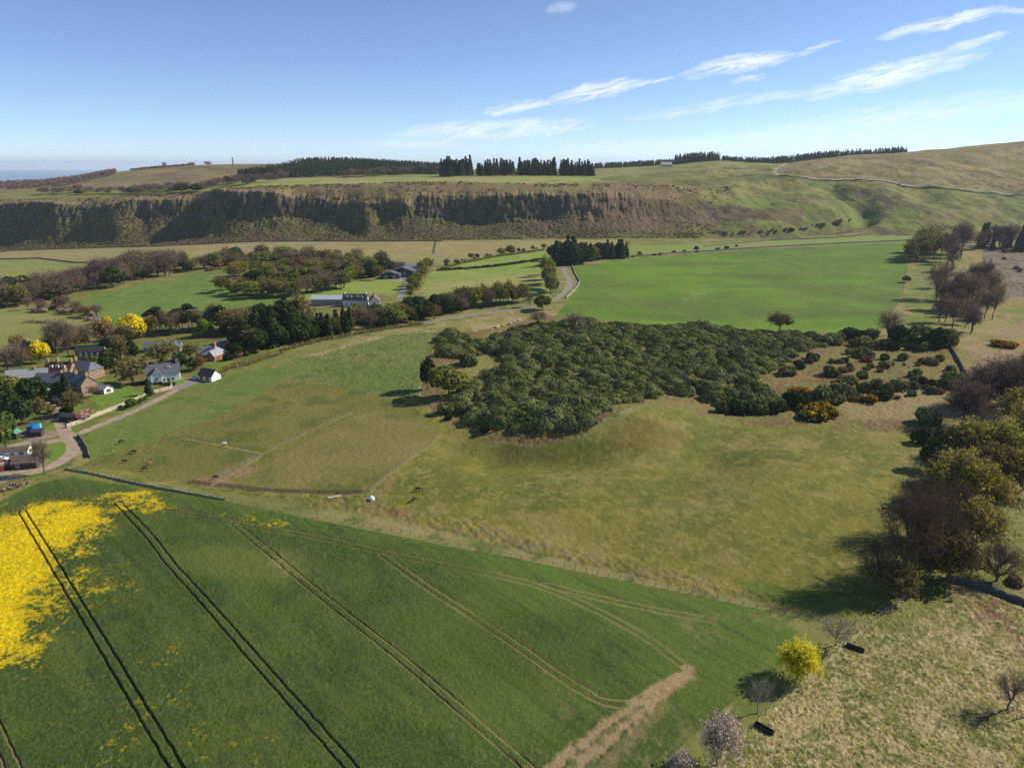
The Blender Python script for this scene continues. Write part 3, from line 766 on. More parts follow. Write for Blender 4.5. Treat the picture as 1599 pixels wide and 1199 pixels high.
def proj(P):
    c, s = math.cos(PITCH), math.sin(PITCH)
    x, y, z = P[0], P[1], P[2] - 100
    dep = y * c - z * s
    return np.array([W / 2 + F * x / dep, H / 2 - F * (y * s + z * c) / dep, dep])


def metres(p, hpx, wpx):
    """photo pixels of height and width at ground point p -> metres"""
    a = proj(p); b = proj(p + np.array([0, 0, 1.0]))
    return hpx / max(a[1] - b[1], 1e-6), wpx * a[2] / F


# ------------------------------------------------------------------ plants: shapes
def foliage_mat(name, c0, c1, var=.18, trans=.25):
    m = bpy.data.materials.new(name); m.use_nodes = True; nt = m.node_tree; nt.nodes.clear(); g = N(nt)
    at = g.n('ShaderNodeAttribute', {'attribute_name': 'tone'})
    oi = g.n('ShaderNodeObjectInfo')
    mx = g.n('ShaderNodeValToRGB', Fac=at.outputs['Fac'])
    mx.color_ramp.elements[0].color = (*c0, 1); mx.color_ramp.elements[1].color = (*c1, 1)
    f = g.n('ShaderNodeMapRange', Value=oi.outputs['Random'], i3=1 - var, i4=1 + var).outputs[0]
    hs = g.n('ShaderNodeHueSaturation', Color=mx.outputs[0])
    nt.links.new(f, hs.inputs['Value'])
    h2 = g.m('MULTIPLY', g.m('FRACT', g.m('MULTIPLY', oi.outputs['Random'], 7.31)), .04)
    nt.links.new(g.m('ADD', h2, .48), hs.inputs['Hue'])
    d = g.n('ShaderNodeBsdfDiffuse', Color=hs.outputs[0])
    t = g.n('ShaderNodeBsdfTranslucent', Color=hs.outputs[0])
    mix = g.n('ShaderNodeMixShader', i0=trans, i1=d.outputs[0], i2=t.outputs[0])
    g.n('ShaderNodeOutputMaterial', Surface=mix.outputs[0])
    return m


def unit(v): return v / (np.linalg.norm(v, axis=-1, keepdims=True) + 1e-9)


def quads(C, size, rng, nrm=None, spread=1.0, aspect=1.0):
    """leaf sprays: one small square per centre, turned roughly to nrm"""
    n = len(C)
    r = unit(rng.normal(size=(n, 3)))
    nn = r if nrm is None else unit(nrm + r * spread)
    a = unit(np.cross(nn, unit(rng.normal(size=(n, 3))))); b = np.cross(nn, a)
    s = (size * rng.uniform(.55, 1.3, n))[:, None]
    a = a * s; b = b * s * aspect
    V = np.stack([C - a - b, C + a - b * .6, C + a * .8 + b, C - a * .7 + b], 1).reshape(-1, 3)
    Fq = np.arange(4 * n).reshape(n, 4)
    return V, Fq


def ribbons(A, B, w0, w1, rng):
    n = len(A)
    d = unit(B - A); s = unit(np.cross(d, unit(rng.normal(size=(n, 3)))))
    w0 = np.broadcast_to(w0, n)[:, None]; w1 = np.broadcast_to(w1, n)[:, None]
    V = np.stack([A - s * w0, A + s * w0, B + s * w1, B - s * w1], 1).reshape(-1, 3)
    return V, np.arange(4 * n).reshape(n, 4)


def tubes(A, B, ra, rb, k=5):
    Vs, Fs = [], []
    for a, b, r0, r1 in zip(A, B, ra, rb):
        d = unit(b - a); x = unit(np.cross(d, [.31, .77, .55])); y = np.cross(d, x)
        t = np.arange(k) / k * 2 * math.pi
        ring = np.cos(t)[:, None] * x + np.sin(t)[:, None] * y
        o = len(Vs) * 2 * k
        Vs.append(np.concatenate([a + ring * r0, b + ring * r1]))
        i = np.arange(k); j = (i + 1) % k
        Fs.append(np.stack([i, j, j + k, i + k], 1) + o)
    return np.concatenate(Vs), np.concatenate(Fs)


def join(*parts):
    Vs, Fs, o = [], [], 0
    for V, Fq in parts:
        Vs.append(V); Fs.append(Fq + o); o += len(V)
    return np.concatenate(Vs), np.concatenate(Fs)


def limb(a, b, r0, r1, rng, n=4, bend=.12):
    L = np.linalg.norm(b - a)
    P = [a + (b - a) * t + rng.normal(size=3) * L * bend * math.sin(math.pi * t) for t in np.linspace(0, 1, n + 1)]
    R_ = np.linspace(r0, r1, n + 1)
    return [(P[i], P[i + 1], R_[i], R_[i + 1]) for i in range(n)]


def skeleton(rng, h, sp, ntarget=120, nlimb=8, base=.22, rz=.42):
    """trunk, limbs and branches of a broad-leaved tree; returns wood mesh and the branches"""
    c = np.array([0, 0, h * (1 - rz)])
    d = unit(rng.normal(size=(ntarget, 3))); d[:, 2] = np.where(d[:, 2] < -.55, -d[:, 2], d[:, 2])
    T = c + d * (rng.uniform(.25, 1, (ntarget, 1)) ** .45) * np.array([sp, sp, h * rz]) * rng.uniform(.82, 1.08, (ntarget, 1))
    r = h * .022
    lean = np.array([rng.normal() * .04 * h, rng.normal() * .04 * h, 0])
    top = np.array([0, 0, h * .62]) + lean
    seg = limb(np.zeros(3), top, r, r * .35, rng, 5, .05)
    ld = unit(rng.normal(size=(nlimb, 3)) * np.array([1, 1, .35]) + np.array([0, 0, .45]))
    ang = np.argmax((T - c) @ ld.T, 1)
    br = []
    for k in range(nlimb):
        tk = T[ang == k]
        if not len(tk): continue
        t0 = rng.uniform(base / .62, .8)
        a = top * t0; e = a + (tk.mean(0) - a) * .62
        ls = limb(a, e, r * .6, r * .28, rng, 3); seg += ls
        for t in tk:
            s = ls[rng.integers(0, 3)]; p = s[0] + (s[1] - s[0]) * rng.uniform(.2, 1)
            bs = limb(p, t, r * .16, r * .05, rng, 2, .1); seg += bs; br.append((p, t))
    A, B, ra, rb = map(np.array, zip(*seg))
    thick = ra > r * .17
    V, Fq = join(tubes(A[thick], B[thick], ra[thick], rb[thick]), ribbons(A[~thick], B[~thick], ra[~thick], rb[~thick], rng))
    return V, Fq, np.array([b[0] for b in br]), np.array([b[1] for b in br])


def twigs(rng, P0, P1, per, L, w, up=.35):
    n = len(P0) * per
    k = np.repeat(np.arange(len(P0)), per)
    t = rng.uniform(.35, 1.02, (n, 1))
    a = P0[k] + (P1[k] - P0[k]) * t
    d = unit(unit(P1[k] - P0[k]) * .6 + rng.normal(size=(n, 3)) * .75 + np.array([0, 0, up]))
    b = a + d * L * rng.uniform(.5, 1.2, (n, 1))
    m = np.repeat(np.arange(n), 3)
    a2 = a[m] + (b[m] - a[m]) * rng.uniform(.3, 1, (3 * n, 1))
    d2 = unit(d[m] * .7 + rng.normal(size=(3 * n, 3)) * .7)
    b2 = a2 + d2 * L * .55 * rng.uniform(.5, 1.2, (3 * n, 1))
    return join(ribbons(a, b, w, w * .6, rng), ribbons(a2, b2, w * .7, w * .4, rng)), np.concatenate([b, b2])


def tone_of(V, rng, n, k=4):
    return np.repeat(rng.uniform(0, 1, n), k)


def lobes(rng, n, rx, rz, nl, zc, lr=(.35, .6)):
    """points over the outer side of a cluster of rounded lobes, with their outward directions"""
    c = unit(rng.normal(size=(nl, 3))) * rng.uniform(.25, .72, (nl, 1))
    c[:, 2] = np.abs(c[:, 2]) * .9 - .22
    k = rng.integers(0, nl, n); r = rng.uniform(*lr, nl)
    d = unit(rng.normal(size=(n, 3)))
    P = c[k] + d * r[k][:, None] * (rng.uniform(.55, 1.0, (n, 1)) ** .5)
    q = np.linalg.norm((P[:, None] - c[None]) / r[None, :, None], axis=2).min(1)
    keep = q > .72
    return P[keep] * np.array([rx, rx, rz]) + np.array([0, 0, zc]), d[keep]


BARK = simple_mat('bark', lin(92, 80, 68), .9, .1, (1.5, .35))
BARKP = simple_mat('pale_bark', lin(150, 140, 124), .9, .1, (1.5, .3))
MATS = {
    'bare': foliage_mat('bare_twigs', lin(106, 90, 76), lin(152, 132, 112), .16, .15),
    'purple': foliage_mat('purple_twigs', lin(98, 80, 74), lin(138, 116, 106), .14, .15),
    'greytwig': foliage_mat('grey_twigs', lin(110, 100, 90), lin(156, 144, 132), .1, .1),
    'olive': foliage_mat('olive_foliage', lin(92, 92, 46), lin(142, 134, 70), .18, .3),
    'darktwig': foliage_mat('dark_twigs', lin(74, 62, 52), lin(104, 90, 76), .12, .1),
    'gold': foliage_mat('golden_olive_foliage', lin(122, 120, 42), lin(178, 170, 66), .14, .4),
    'olivebrown': foliage_mat('olive_brown_foliage', lin(88, 80, 42), lin(128, 112, 62), .16, .25),
    'spring': foliage_mat('spring_foliage', lin(106, 116, 44), lin(156, 160, 72), .14, .35),
    'green': foliage_mat('green_foliage', lin(58, 82, 34), lin(88, 112, 44), .15, .3),
    'dark': foliage_mat('dark_foliage', lin(44, 58, 32), lin(66, 80, 42), .15, .15),
    'conifer': foliage_mat('needles', lin(50, 62, 44), lin(76, 88, 58), .18, .15),
    'scrub': foliage_mat('scrub_foliage', lin(72, 81, 46), lin(134, 136, 84), .12, .2),
    'yellow': foliage_mat('yellow_foliage', lin(214, 190, 20), lin(240, 218, 40), .04, .3),
    'yellowgreen': foliage_mat('yellow_green_foliage', lin(200, 184, 40), lin(230, 212, 74), .03, .5),
    'orange': foliage_mat('gorse_flower', lin(112, 96, 30), lin(196, 146, 22), .12, .2),
    'rust': foliage_mat('rusty_foliage', lin(120, 92, 58), lin(150, 116, 70), .12, .2),
    'blossom': foliage_mat('blossom', lin(186, 162, 146), lin(216, 198, 182), .04, .3),
    'pink': foliage_mat('pink_blossom', lin(176, 128, 116), lin(200, 156, 140), .04, .3),
    'vivid': foliage_mat('vivid_green_foliage', lin(86, 122, 28), lin(128, 160, 40), .05, .35),
}
PROTO = {}


def deciduous(rng, wood, leaf, h=12.0, sp=5.0, ntw=9, tw_w=.035, nleaf=0, leaf_s=.3, per_target=130, leafmat=None, rz=.42, base=.22, bark=BARK):
    V, Fq, p0, p1 = skeleton(rng, h, sp, per_target, 9, base, rz)
    trunk = mesh_np('trunk', V, Fq, [bark])
    (TV, TF), tips = twigs(rng, p0, p1, ntw, h * .085, tw_w)
    tone = np.repeat(rng.uniform(0, 1, len(TF)), 4)
    mats = [MATS[wood]]; mi = np.zeros(len(TF), int)
    if nleaf:
        C = tips[rng.integers(0, len(tips), nleaf)] + rng.normal(size=(nleaf, 3)) * .25
        LV, LF = quads(C, leaf_s, rng)
        TV, TF = join((TV, TF), (LV, LF)); tone = np.concatenate([tone, np.repeat(rng.uniform(0, 1, nleaf), 4)])
        mats.append(MATS[leaf]); mi = np.concatenate([mi, np.ones(nleaf, int)])
    crown = mesh_np('crown', TV, TF, mats, False, {'tone': tone}, mi)
    return trunk, crown, h, 2 * sp


def spruce(rng, mat='conifer', h=16.0, sp=3.2, n=1500, bare=.08):
    A, B, ra, rb = map(np.array, zip(*limb(np.zeros(3), np.array([0, 0, h * .97]), h * .014, h * .003, rng, 4, .01)))
    trunk = mesh_np('trunk', *tubes(A, B, ra, rb), [BARK])
    nb = n // 6
    z = bare + (1 - bare) * (rng.uniform(0, 1, nb) ** 1.25)
    r = sp * (1 - z) ** .8 * rng.uniform(.65, 1.12, nb) + .12
    th = rng.uniform(0, 2 * math.pi, nb)
    d = np.stack([np.cos(th), np.sin(th), np.full(nb, -.22)], 1)
    k = np.repeat(np.arange(nb), 6); t = np.tile(np.linspace(.25, 1, 6), nb)[:, None]
    C = np.stack([0 * z, 0 * z, z * h], 1)[k] + d[k] * r[k][:, None] * t + rng.normal(size=(nb * 6, 3)) * .16
    V, Fq = quads(C, .42, rng, np.array([0, 0, 1.]) + d[k] * .5, .8)
    V2, F2 = quads(np.array([[0, 0, h * .97], [0, 0, h * .94], [0, 0, h * .99]]), .22, rng)
    V, Fq = join((V, Fq), (V2, F2))
    return trunk, mesh_np('crown', V, Fq, [MATS[mat]], False, {'tone': np.repeat(rng.uniform(0, 1, len(Fq)), 4)}), h, 2 * sp


def pine(rng, mat='dark', h=14.0, sp=3.0):
    seg = limb(np.zeros(3), np.array([rng.normal() * .4, rng.normal() * .4, h * .9]), h * .016, h * .006, rng, 5, .03)
    C, D = [], []
    for _ in range(16):
        z = rng.uniform(.42, .95); a = np.array([0, 0, z * h]); th = rng.uniform(0, 6.28); r = sp * (1.1 - abs(z - .62) * 1.6) * rng.uniform(.5, 1)
        e = a + np.array([math.cos(th) * r, math.sin(th) * r, .6]); seg += limb(a, e, .09, .04, rng, 2)
        d = unit(rng.normal(size=(80, 3))); C.append(e + d * np.array([1.3, 1.3, .8]) * rng.uniform(.6, 1.1, (80, 1))); D.append(d)
    A, B, ra, rb = map(np.array, zip(*seg))
    trunk = mesh_np('trunk', *tubes(A, B, ra, rb), [BARK])
    V, Fq = quads(np.concatenate(C), .38, rng, np.concatenate(D), .8)
    return trunk, mesh_np('crown', V, Fq, [MATS[mat]], False, {'tone': np.repeat(rng.uniform(0, 1, len(Fq)), 4)}), h, 2 * sp


def leafy(rng, mat, h=10.0, sp=4.2, n=2600, s=.34, nl=11, bark=BARK, stem=.16, mat2=None):
    seg = limb(np.zeros(3), np.array([rng.normal() * .2, rng.normal() * .2, h * .6]), h * .02, h * .008, rng, 3, .04)
    for _ in range(7):
        a = np.array([0, 0, h * rng.uniform(.16, .5)]); d = unit(rng.normal(size=3) * np.array([1, 1, .3]) + np.array([0, 0, .5]))
        seg += limb(a, a + d * sp * .7, h * .008, h * .003, rng, 2)
    A, B, ra, rb = map(np.array, zip(*seg))
    trunk = mesh_np('trunk', *tubes(A, B, ra, rb), [bark])
    P, D = lobes(rng, n, sp * .98, h * .5, nl, h * .53)
    V, Fq = quads(P, s, rng, D * 1.2, .9)
    V[:, 2] = np.maximum(V[:, 2], h * stem * .5)
    mats = [MATS[mat]]; mi = None
    if mat2:
        mats.append(MATS[mat2]); mi = (rng.uniform(0, 1, len(Fq)) < .5).astype(int)
    return trunk, mesh_np('crown', V, Fq, mats, False, {'tone': np.repeat(rng.uniform(0, 1, len(Fq)), 4)}, mi), h, 2 * sp


def bush(rng, mat, h=3.0, sp=2.4, n=900, s=.28, nl=7, mat2=None, f2=.4):
    P, D = lobes(rng, n, sp, h * .62, nl, h * .40, (.4, .62))
    P = P[P[:, 2] > .05]; D = D[:len(P)]
    V, Fq = quads(P, s, rng, D, .5)
    V[:, 2] = np.maximum(V[:, 2], -.2)
    mats = [MATS[mat]]; mi = None
    if mat2:
        mats.append(MATS[mat2])
        zc = V.reshape(-1, 4, 3)[:, :, 2].mean(1) / h
        mi = ((rng.uniform(0, 1, len(Fq)) < f2) & (zc > .35)).astype(int)
    return None, mesh_np('bush', V, Fq, mats, False, {'tone': np.repeat(rng.uniform(0, 1, len(Fq)), 4)}, mi), h, 2 * sp


def proto(kind):
    if kind in PROTO: return PROTO[kind]
    L = []
    for v in range(3):
        rng = np.random.default_rng(hash_kind(kind) + v)
        L.append({
            'bare': lambda: deciduous(rng, 'bare', None), 'purple': lambda: deciduous(rng, 'purple', None, sp=4.2, rz=.46),
            'greybare': lambda: deciduous(rng, 'greytwig', None, h=8, sp=4, ntw=7, per_target=90, bark=BARKP, tw_w=.02),
            'barenear': lambda: deciduous(rng, 'bare', None, h=9, sp=4, ntw=8, per_target=120, tw_w=.018),
            'barelarge': lambda: deciduous(rng, 'darktwig', None, h=14, sp=7, ntw=10, per_target=240, tw_w=.022, rz=.48, base=.1),
            'olive': lambda: deciduous(rng, 'bare', 'olive', ntw=6, nleaf=1500, leaf_s=.26), 'oak': lambda: deciduous(rng, 'bare', 'olivebrown', h=13, sp=6.5, ntw=8, nleaf=3600, leaf_s=.24, per_target=200, rz=.47, base=.12),
            'goldoak': lambda: deciduous(rng, 'bare', 'gold', h=13, sp=6.5, ntw=8, nleaf=2600, leaf_s=.22, per_target=200, rz=.47, base=.12),
            'spring': lambda: deciduous(rng, 'bare', 'spring', sp=3.6, ntw=5, nleaf=1900, leaf_s=.26, rz=.46), 'rust': lambda: deciduous(rng, 'bare', 'rust', ntw=6, nleaf=1300, leaf_s=.26),
            'spruce': lambda: spruce(rng), 'spruce_slim': lambda: spruce(rng, sp=2.2, n=1100), 'pine': lambda: pine(rng), 'dark': lambda: leafy(rng, 'dark'), 'green': lambda: leafy(rng, 'green', mat2='olive'), 'vivid': lambda: leafy(rng, 'vivid'),
            'olivebush': lambda: leafy(rng, 'olive', n=2200, mat2='spring'),
            'yellow': lambda: leafy(rng, 'yellow', n=3200, s=.3, nl=16), 'yellowgreen': lambda: deciduous(rng, 'yellowgreen', 'yellowgreen', h=9, sp=4.6, ntw=8, nleaf=7000, leaf_s=.14, per_target=200, rz=.49, base=.05, tw_w=.02),
            'blossom': lambda: deciduous(rng, 'greytwig', 'blossom', h=8, sp=4, ntw=8, nleaf=3200, leaf_s=.12, per_target=150, rz=.48, base=.1, tw_w=.02), 'pink': lambda: leafy(rng, 'pink', n=1500),
            'paleshrub': lambda: bush(rng, 'bare', mat2='blossom', f2=.55, s=.2, n=1100), 'scrub': lambda: bush(rng, 'scrub'), 'darkscrub': lambda: bush(rng, 'dark'), 'gorse': lambda: bush(rng, 'dark', mat2='orange', f2=.75), 'brown': lambda: bush(rng, 'rust', mat2='bare'), 'olivescrub': lambda: bush(rng, 'olive'), 'barescrub': lambda: bush(rng, 'bare', n=1100, s=.2),
        }[kind]())
    PROTO[kind] = L
    return L


def hash_kind(k): return sum(ord(c) * (i + 3) for i, c in enumerate(k)) * 7


RG = np.random.default_rng(11)


def plant(kind, px, py, hpx, wpx, label, group=None, name='tree', cat='tree', parts=True, at=None, hm=None, wm=None, variant=None, sink=.05):
    p = pix(px, py) if at is None else at
    if hm is None: hm, wm = metres(p, hpx, wpx)
    if at is None and 'scrub' not in kind and kind not in ('gorse', 'brown'): hm *= 1.06; wm *= 1.12
    L = proto(kind)
    tr, cr, h0, w0 = L[int(RG.integers(0, 3)) if variant is None else variant]
    sc = (wm / w0, wm / w0, hm / h0); rz = float(RG.uniform(0, 6.28))
    if tr is None:
        o = link(name, cr); o.location = (p[0], p[1], p[2] - sink * hm); o.rotation_euler = (0, 0, rz); o.scale = sc
    else:
        o = empty(name, (p[0], p[1], p[2] - sink), rz, sc)
        link('trunk', tr, o); link('crown', cr, o)
    return tag(o, label, cat, group)


NICE = {'bare': ('bare brown tree', 'bare_tree'), 'purple': ('bare purplish tree', 'bare_tree'), 'olive': ('olive budding tree', 'broadleaf_tree'), 'spring': ('pale green tree coming into leaf', 'broadleaf_tree'),
        'rust': ('rusty brown tree', 'broadleaf_tree'), 'spruce': ('dark pointed conifer', 'conifer_tree'), 'spruce_slim': ('dark slim conifer', 'conifer_tree'), 'pine': ('dark tall-stemmed pine', 'pine_tree'), 'dark': ('dark green rounded tree', 'evergreen_tree'),
        'green': ('mid green rounded tree', 'broadleaf_tree'), 'gorse': ('gorse bush in orange flower', 'gorse_bush'), 'scrub': ('dark green rounded bush', 'evergreen_bush'), 'darkscrub': ('dark green low bush', 'evergreen_bush'), 'brown': ('brown twiggy bush', 'brown_bush'),
        'olivescrub': ('olive green bush', 'green_bush'), 'paleshrub': ('pale blossoming bush', 'blossom_bush'), 'barescrub': ('bare purplish bush', 'bare_bush'), 'vivid': ('fresh green tree', 'broadleaf_tree'), 'oak': ('spreading olive tree', 'broadleaf_tree'), 'goldoak': ('yellow-green spreading tree', 'broadleaf_tree'), 'barelarge': ('large bare brown tree', 'bare_tree')}


DEFER = []


def belt(line, n, kinds, hpx, wf, jit, place, group, seed):
    """trees strung along a line of photo pixels on the ground; heights in photo pixels, width as a share of height"""
    rng = np.random.default_rng(seed)
    P = np.array(line, float); L = np.concatenate([[0], np.cumsum(np.hypot(*np.diff(P, axis=0).T))])
    ks = [k for k, w in kinds]; pw = np.array([w for k, w in kinds], float); pw /= pw.sum()
    for q in range(n):
        t = (q + rng.uniform(.1, .9)) / n * L[-1]
        x = np.interp(t, L, P[:, 0]) + rng.uniform(-1, 1) * jit[0]; y = np.interp(t, L, P[:, 1]) + rng.uniform(-1, 1) * jit[1]
        k = ks[rng.choice(len(ks), p=pw)]; h = rng.uniform(*hpx)
        if NICE[k][1].endswith('bush'): h *= .5 * rng.uniform(.6, 1.1)
        nm = NICE[k][1]
        DEFER.append((h, k, x, y, h, h * wf * rng.uniform(.8, 1.25) * (1.5 if nm.endswith('bush') else (.55 if 'spruce' in k else 1)), NICE[k][0] + ' ' + place, NICE[k][0] + 's ' + group, nm, 'bush' if nm.endswith('bush') else 'tree'))

# ------------------------------------------------------------------ buildings
ROOF = {'slate': simple_mat('slate_roof', lin(96, 98, 106), .6, .3, (1.2, .22)), 'pale': simple_mat('pale_slate_roof', lin(150, 150, 152), .6, .3, (1.2, .18)), 'red': simple_mat('red_brown_roof', lin(92, 58, 52), .8, .2, (1.2, .2)),
        'dark': simple_mat('dark_roof', lin(64, 62, 66), .7, .25, (1.0, .2)), 'metal': simple_mat('sheet_metal_roof', lin(176, 184, 188), .4, .5, (.6, .12)), 'tile': simple_mat('tile_roof', lin(130, 100, 84), .8, .2, (1.4, .25)), 'brown': simple_mat('brown_roof', lin(96, 82, 74), .8, .2, (1.2, .2)),
        'green': simple_mat('green_roof', lin(86, 146, 120), .6, .3, (1, .15))}
WALL = {'stone': simple_mat('stone_wall', lin(150, 130, 104), .9, .1, (1.3, .35)), 'white': simple_mat('white_render', lin(226, 224, 220), .85, .2, (.8, .06)), 'cream': simple_mat('cream_wall', lin(216, 206, 184), .85, .2, (.8, .08)), 'brick': simple_mat('brick_wall', lin(166, 112, 88), .9, .1, (1.6, .25)),
        'green': simple_mat('green_cladding', lin(56, 74, 68), .6, .3, (.8, .12)), 'wood': simple_mat('dark_timber', lin(78, 70, 60), .9, .1, (2, .3)), 'grey': simple_mat('grey_harling', lin(150, 146, 140), .9, .1, (1.2, .15))}
GLASS = simple_mat('window_glass', lin(44, 54, 66), .08, .6)
TRIM = simple_mat('white_trim', lin(232, 230, 226), .6, .3)
POT = simple_mat('chimney_pot', lin(196, 150, 112), .9, .1)
STEEL = simple_mat('dark_metal', lin(60, 62, 64), .5, .4)
RUBBER = simple_mat('rubber', lin(26, 26, 28), .9, .1)


def box(x0, y0, z0, x1, y1, z1):
    V = np.array([(x, y, z) for z in (z0, z1) for x, y in ((x0, y0), (x1, y0), (x1, y1), (x0, y1))], float)
    return V, np.array([(3, 2, 1, 0), (4, 5, 6, 7), (0, 1, 5, 4), (1, 2, 6, 5), (2, 3, 7, 6), (3, 0, 4, 7)])


def prism(prof, y0, y1):
    """closed x/z outline pushed from y0 to y1; quads and caps as fans"""
    n = len(prof)
    V = [(x, y0, z) for x, z in prof] + [(x, y1, z) for x, z in prof]
    Fs = [(i, (i + 1) % n, n + (i + 1) % n, n + i) for i in range(n)] + [tuple(range(n))[::-1], tuple(range(n, 2 * n))]
    return V, Fs


def poly_obj(name, V, Fs, mats, parent, mi=None, bevel=0, smooth=False):
    me = bpy.data.meshes.new(name); me.from_pydata([tuple(v) for v in V], [], [tuple(f) for f in Fs])
    for m in mats: me.materials.append(m)
    if mi is not None: me.polygons.foreach_set('material_index', mi)
    if smooth: me.polygons.foreach_set('use_smooth', [True] * len(Fs))
    me.update(); o = link(name, me, parent)
    if bevel:
        b = o.modifiers.new('bevel', 'BEVEL'); b.width = bevel; b.segments = 2; b.limit_method = 'ANGLE'
    return o


def window(parent, x, y, z, w, h, ax, s):
    """ax 'y': in a wall facing +-y (s); ax 'x': in a gable facing +-x"""
    fr = []; d = .06
    def put(a0, a1, z0, z1, t0, t1):
        return box(a0, min(y + s * t0, y + s * t1), z0, a1, max(y + s * t0, y + s * t1), z1) if ax == 'y' else box(min(x + s * t0, x + s * t1), a0, z0, max(x + s * t0, x + s * t1), a1, z1)
    c = x if ax == 'y' else y
    parts = [put(c - w / 2, c + w / 2, z - h / 2 - .12, z - h / 2, .003, d), put(c - w / 2, c + w / 2, z + h / 2, z + h / 2 + .1, .003, d), put(c - w / 2 - .1, c - w / 2, z - h / 2 - .12, z + h / 2 + .1, .003, d), put(c + w / 2, c + w / 2 + .1, z - h / 2 - .12, z + h / 2 + .1, .003, d),
             put(c - .04, c + .04, z - h / 2, z + h / 2, .003, d)]
    V, Fq = join(*parts); f = poly_obj('window', V, Fq, [TRIM], parent)
    V, Fq = put(c - w / 2, c + w / 2, z - h / 2, z + h / 2, .002, .03); poly_obj('pane', V, Fq, [GLASS], f)


def gabled(name, label, px, py, L, Wd, eave, ridge, rot, wall, roof, wins=(), gwins=(), chim=(), door=None, dorm=(), hip=0, cat='house', base=None, chm='stone', bigdoor=None, wing=None, skew=False):
    p = pix(px, py) if base is None else base
    r = empty(name, (p[0], p[1], p[2] - .15), R(rot)); tag(r, label, cat)
    hl, hw = L / 2, Wd / 2
    def body(cx, cy, hl, hw, eave, ridge, hip, turn, par, wl):
        f = (lambda x, y, z: (cx + x, cy + y, z)) if not turn else (lambda x, y, z: (cx - y, cy + x, z))
        V = [f(-hl, -hw, 0), f(hl, -hw, 0), f(hl, hw, 0), f(-hl, hw, 0), f(-hl, -hw, eave), f(hl, -hw, eave), f(hl, hw, eave), f(-hl, hw, eave)]
        Fs = [(0, 1, 5, 4), (2, 3, 7, 6)]
        if hip: Fs += [(1, 2, 6, 5), (3, 0, 4, 7)]
        else:
            V += [f(-hl, 0, ridge), f(hl, 0, ridge)]; Fs += [(1, 2, 6, 9, 5), (3, 0, 4, 8, 7)]
        poly_obj('wall', V, Fs, [wl], par)
        ov, th = .35, .2; k = (ridge - eave) / hw
        V, Fs = [], []
        for s in (-1, 1):
            o = len(V)
            e = hw + ov; ze = eave - ov * k
            xe, xr = hl + (ov if not hip else ov), hl + ov - (hip + ov if hip else 0)
            V += [f(-xe, s * e, ze), f(xe, s * e, ze), f(xr, 0, ridge), f(-xr, 0, ridge), f(-xe, s * e, ze + th), f(xe, s * e, ze + th), f(xr, 0, ridge + th), f(-xr, 0, ridge + th)]
            Fs += [tuple(o + i for i in q) for q in ((0, 1, 2, 3), (4, 5, 6, 7), (0, 1, 5, 4), (1, 2, 6, 5), (3, 0, 4, 7))]
        if hip:
            for s in (-1, 1):
                o = len(V); xe, xr, e, ze = hl + ov, hl - hip, hw + ov, eave - ov * k
                V += [f(s * xe, -e, ze + th), f(s * xe, e, ze + th), f(s * xr, 0, ridge + th), f(s * xe, -e, ze), f(s * xe, e, ze)]
                Fs += [(o, o + 1, o + 2), (o + 3, o + 4, o + 1, o)]
        return poly_obj('roof', V, Fs, [ROOF[roof]], par)
    rf = body(0, 0, hl, hw, eave, ridge, hip, False, r, WALL[wall])
    if wing:
        wx, wy, wl_, ww, we, wr = wing
        body(wx, wy, wl_ / 2, ww / 2, we, wr, 0, True, r, WALL[wall])
        window(r, wx, wy - wl_ / 2, we * .55, 1.2, 1.3, 'y', -1)
    for cx, ch in chim:
        V, Fq = join(box(cx - .45, -.7, ridge - .5, cx + .45, .7, ridge + ch), box(cx - .55, -.8, ridge + ch, cx + .55, .8, ridge + ch + .15))
        c = poly_obj('chimney', V, Fq, [WALL[chm]], rf)
        for y in (-.4, .4):
            V, Fq = box(cx - .16, y - .16, ridge + ch + .15, cx + .16, y + .16, ridge + ch + .6); poly_obj('chimney_pot', V, Fq, [POT], c)
    for x, z, w, h in wins: window(r, x, -hw, z, w, h, 'y', -1)
    for s, y, z, w, h in gwins: window(r, s * hl, y, z, w, h, 'x', s)
    if door is not None:
        V, Fq = box(door - .5, -hw - .05, 0.05, door + .5, -hw - .003, 2.1); poly_obj('door', V, Fq, [WALL['wood']], r)
    if bigdoor:
        for a, b, hgt in bigdoor:
            V, Fq = box(-hl - .08, a, .05, -hl - .003, b, hgt); poly_obj('door', V, Fq, [ROOF['pale']], r)
    for dx in dorm:
        k = (ridge - eave) / hw; yf = -hw * .62; zf = ridge + yf * k
        V = [(dx - .75, yf, zf), (dx + .75, yf, zf), (dx + .75, yf, zf + 1.3), (dx, yf, zf + 1.95), (dx - .75, yf, zf + 1.3), (dx - .75, yf + 1.4 / k, zf + 1.35), (dx + .75, yf + 1.4 / k, zf + 1.35), (dx, yf + 1.95 / k, zf + 1.95)]
        d = poly_obj('dormer', V, [(0, 1, 2, 3, 4), (1, 6, 2), (0, 4, 5), (2, 6, 7, 3), (4, 3, 7, 5)], [TRIM, ROOF[roof]], rf, [0, 0, 0, 1, 1])
        V, Fq = box(dx - .4, yf - .04, zf + .25, dx + .4, yf - .003, zf + 1.2); poly_obj('pane', V, Fq, [GLASS], d)
    return r


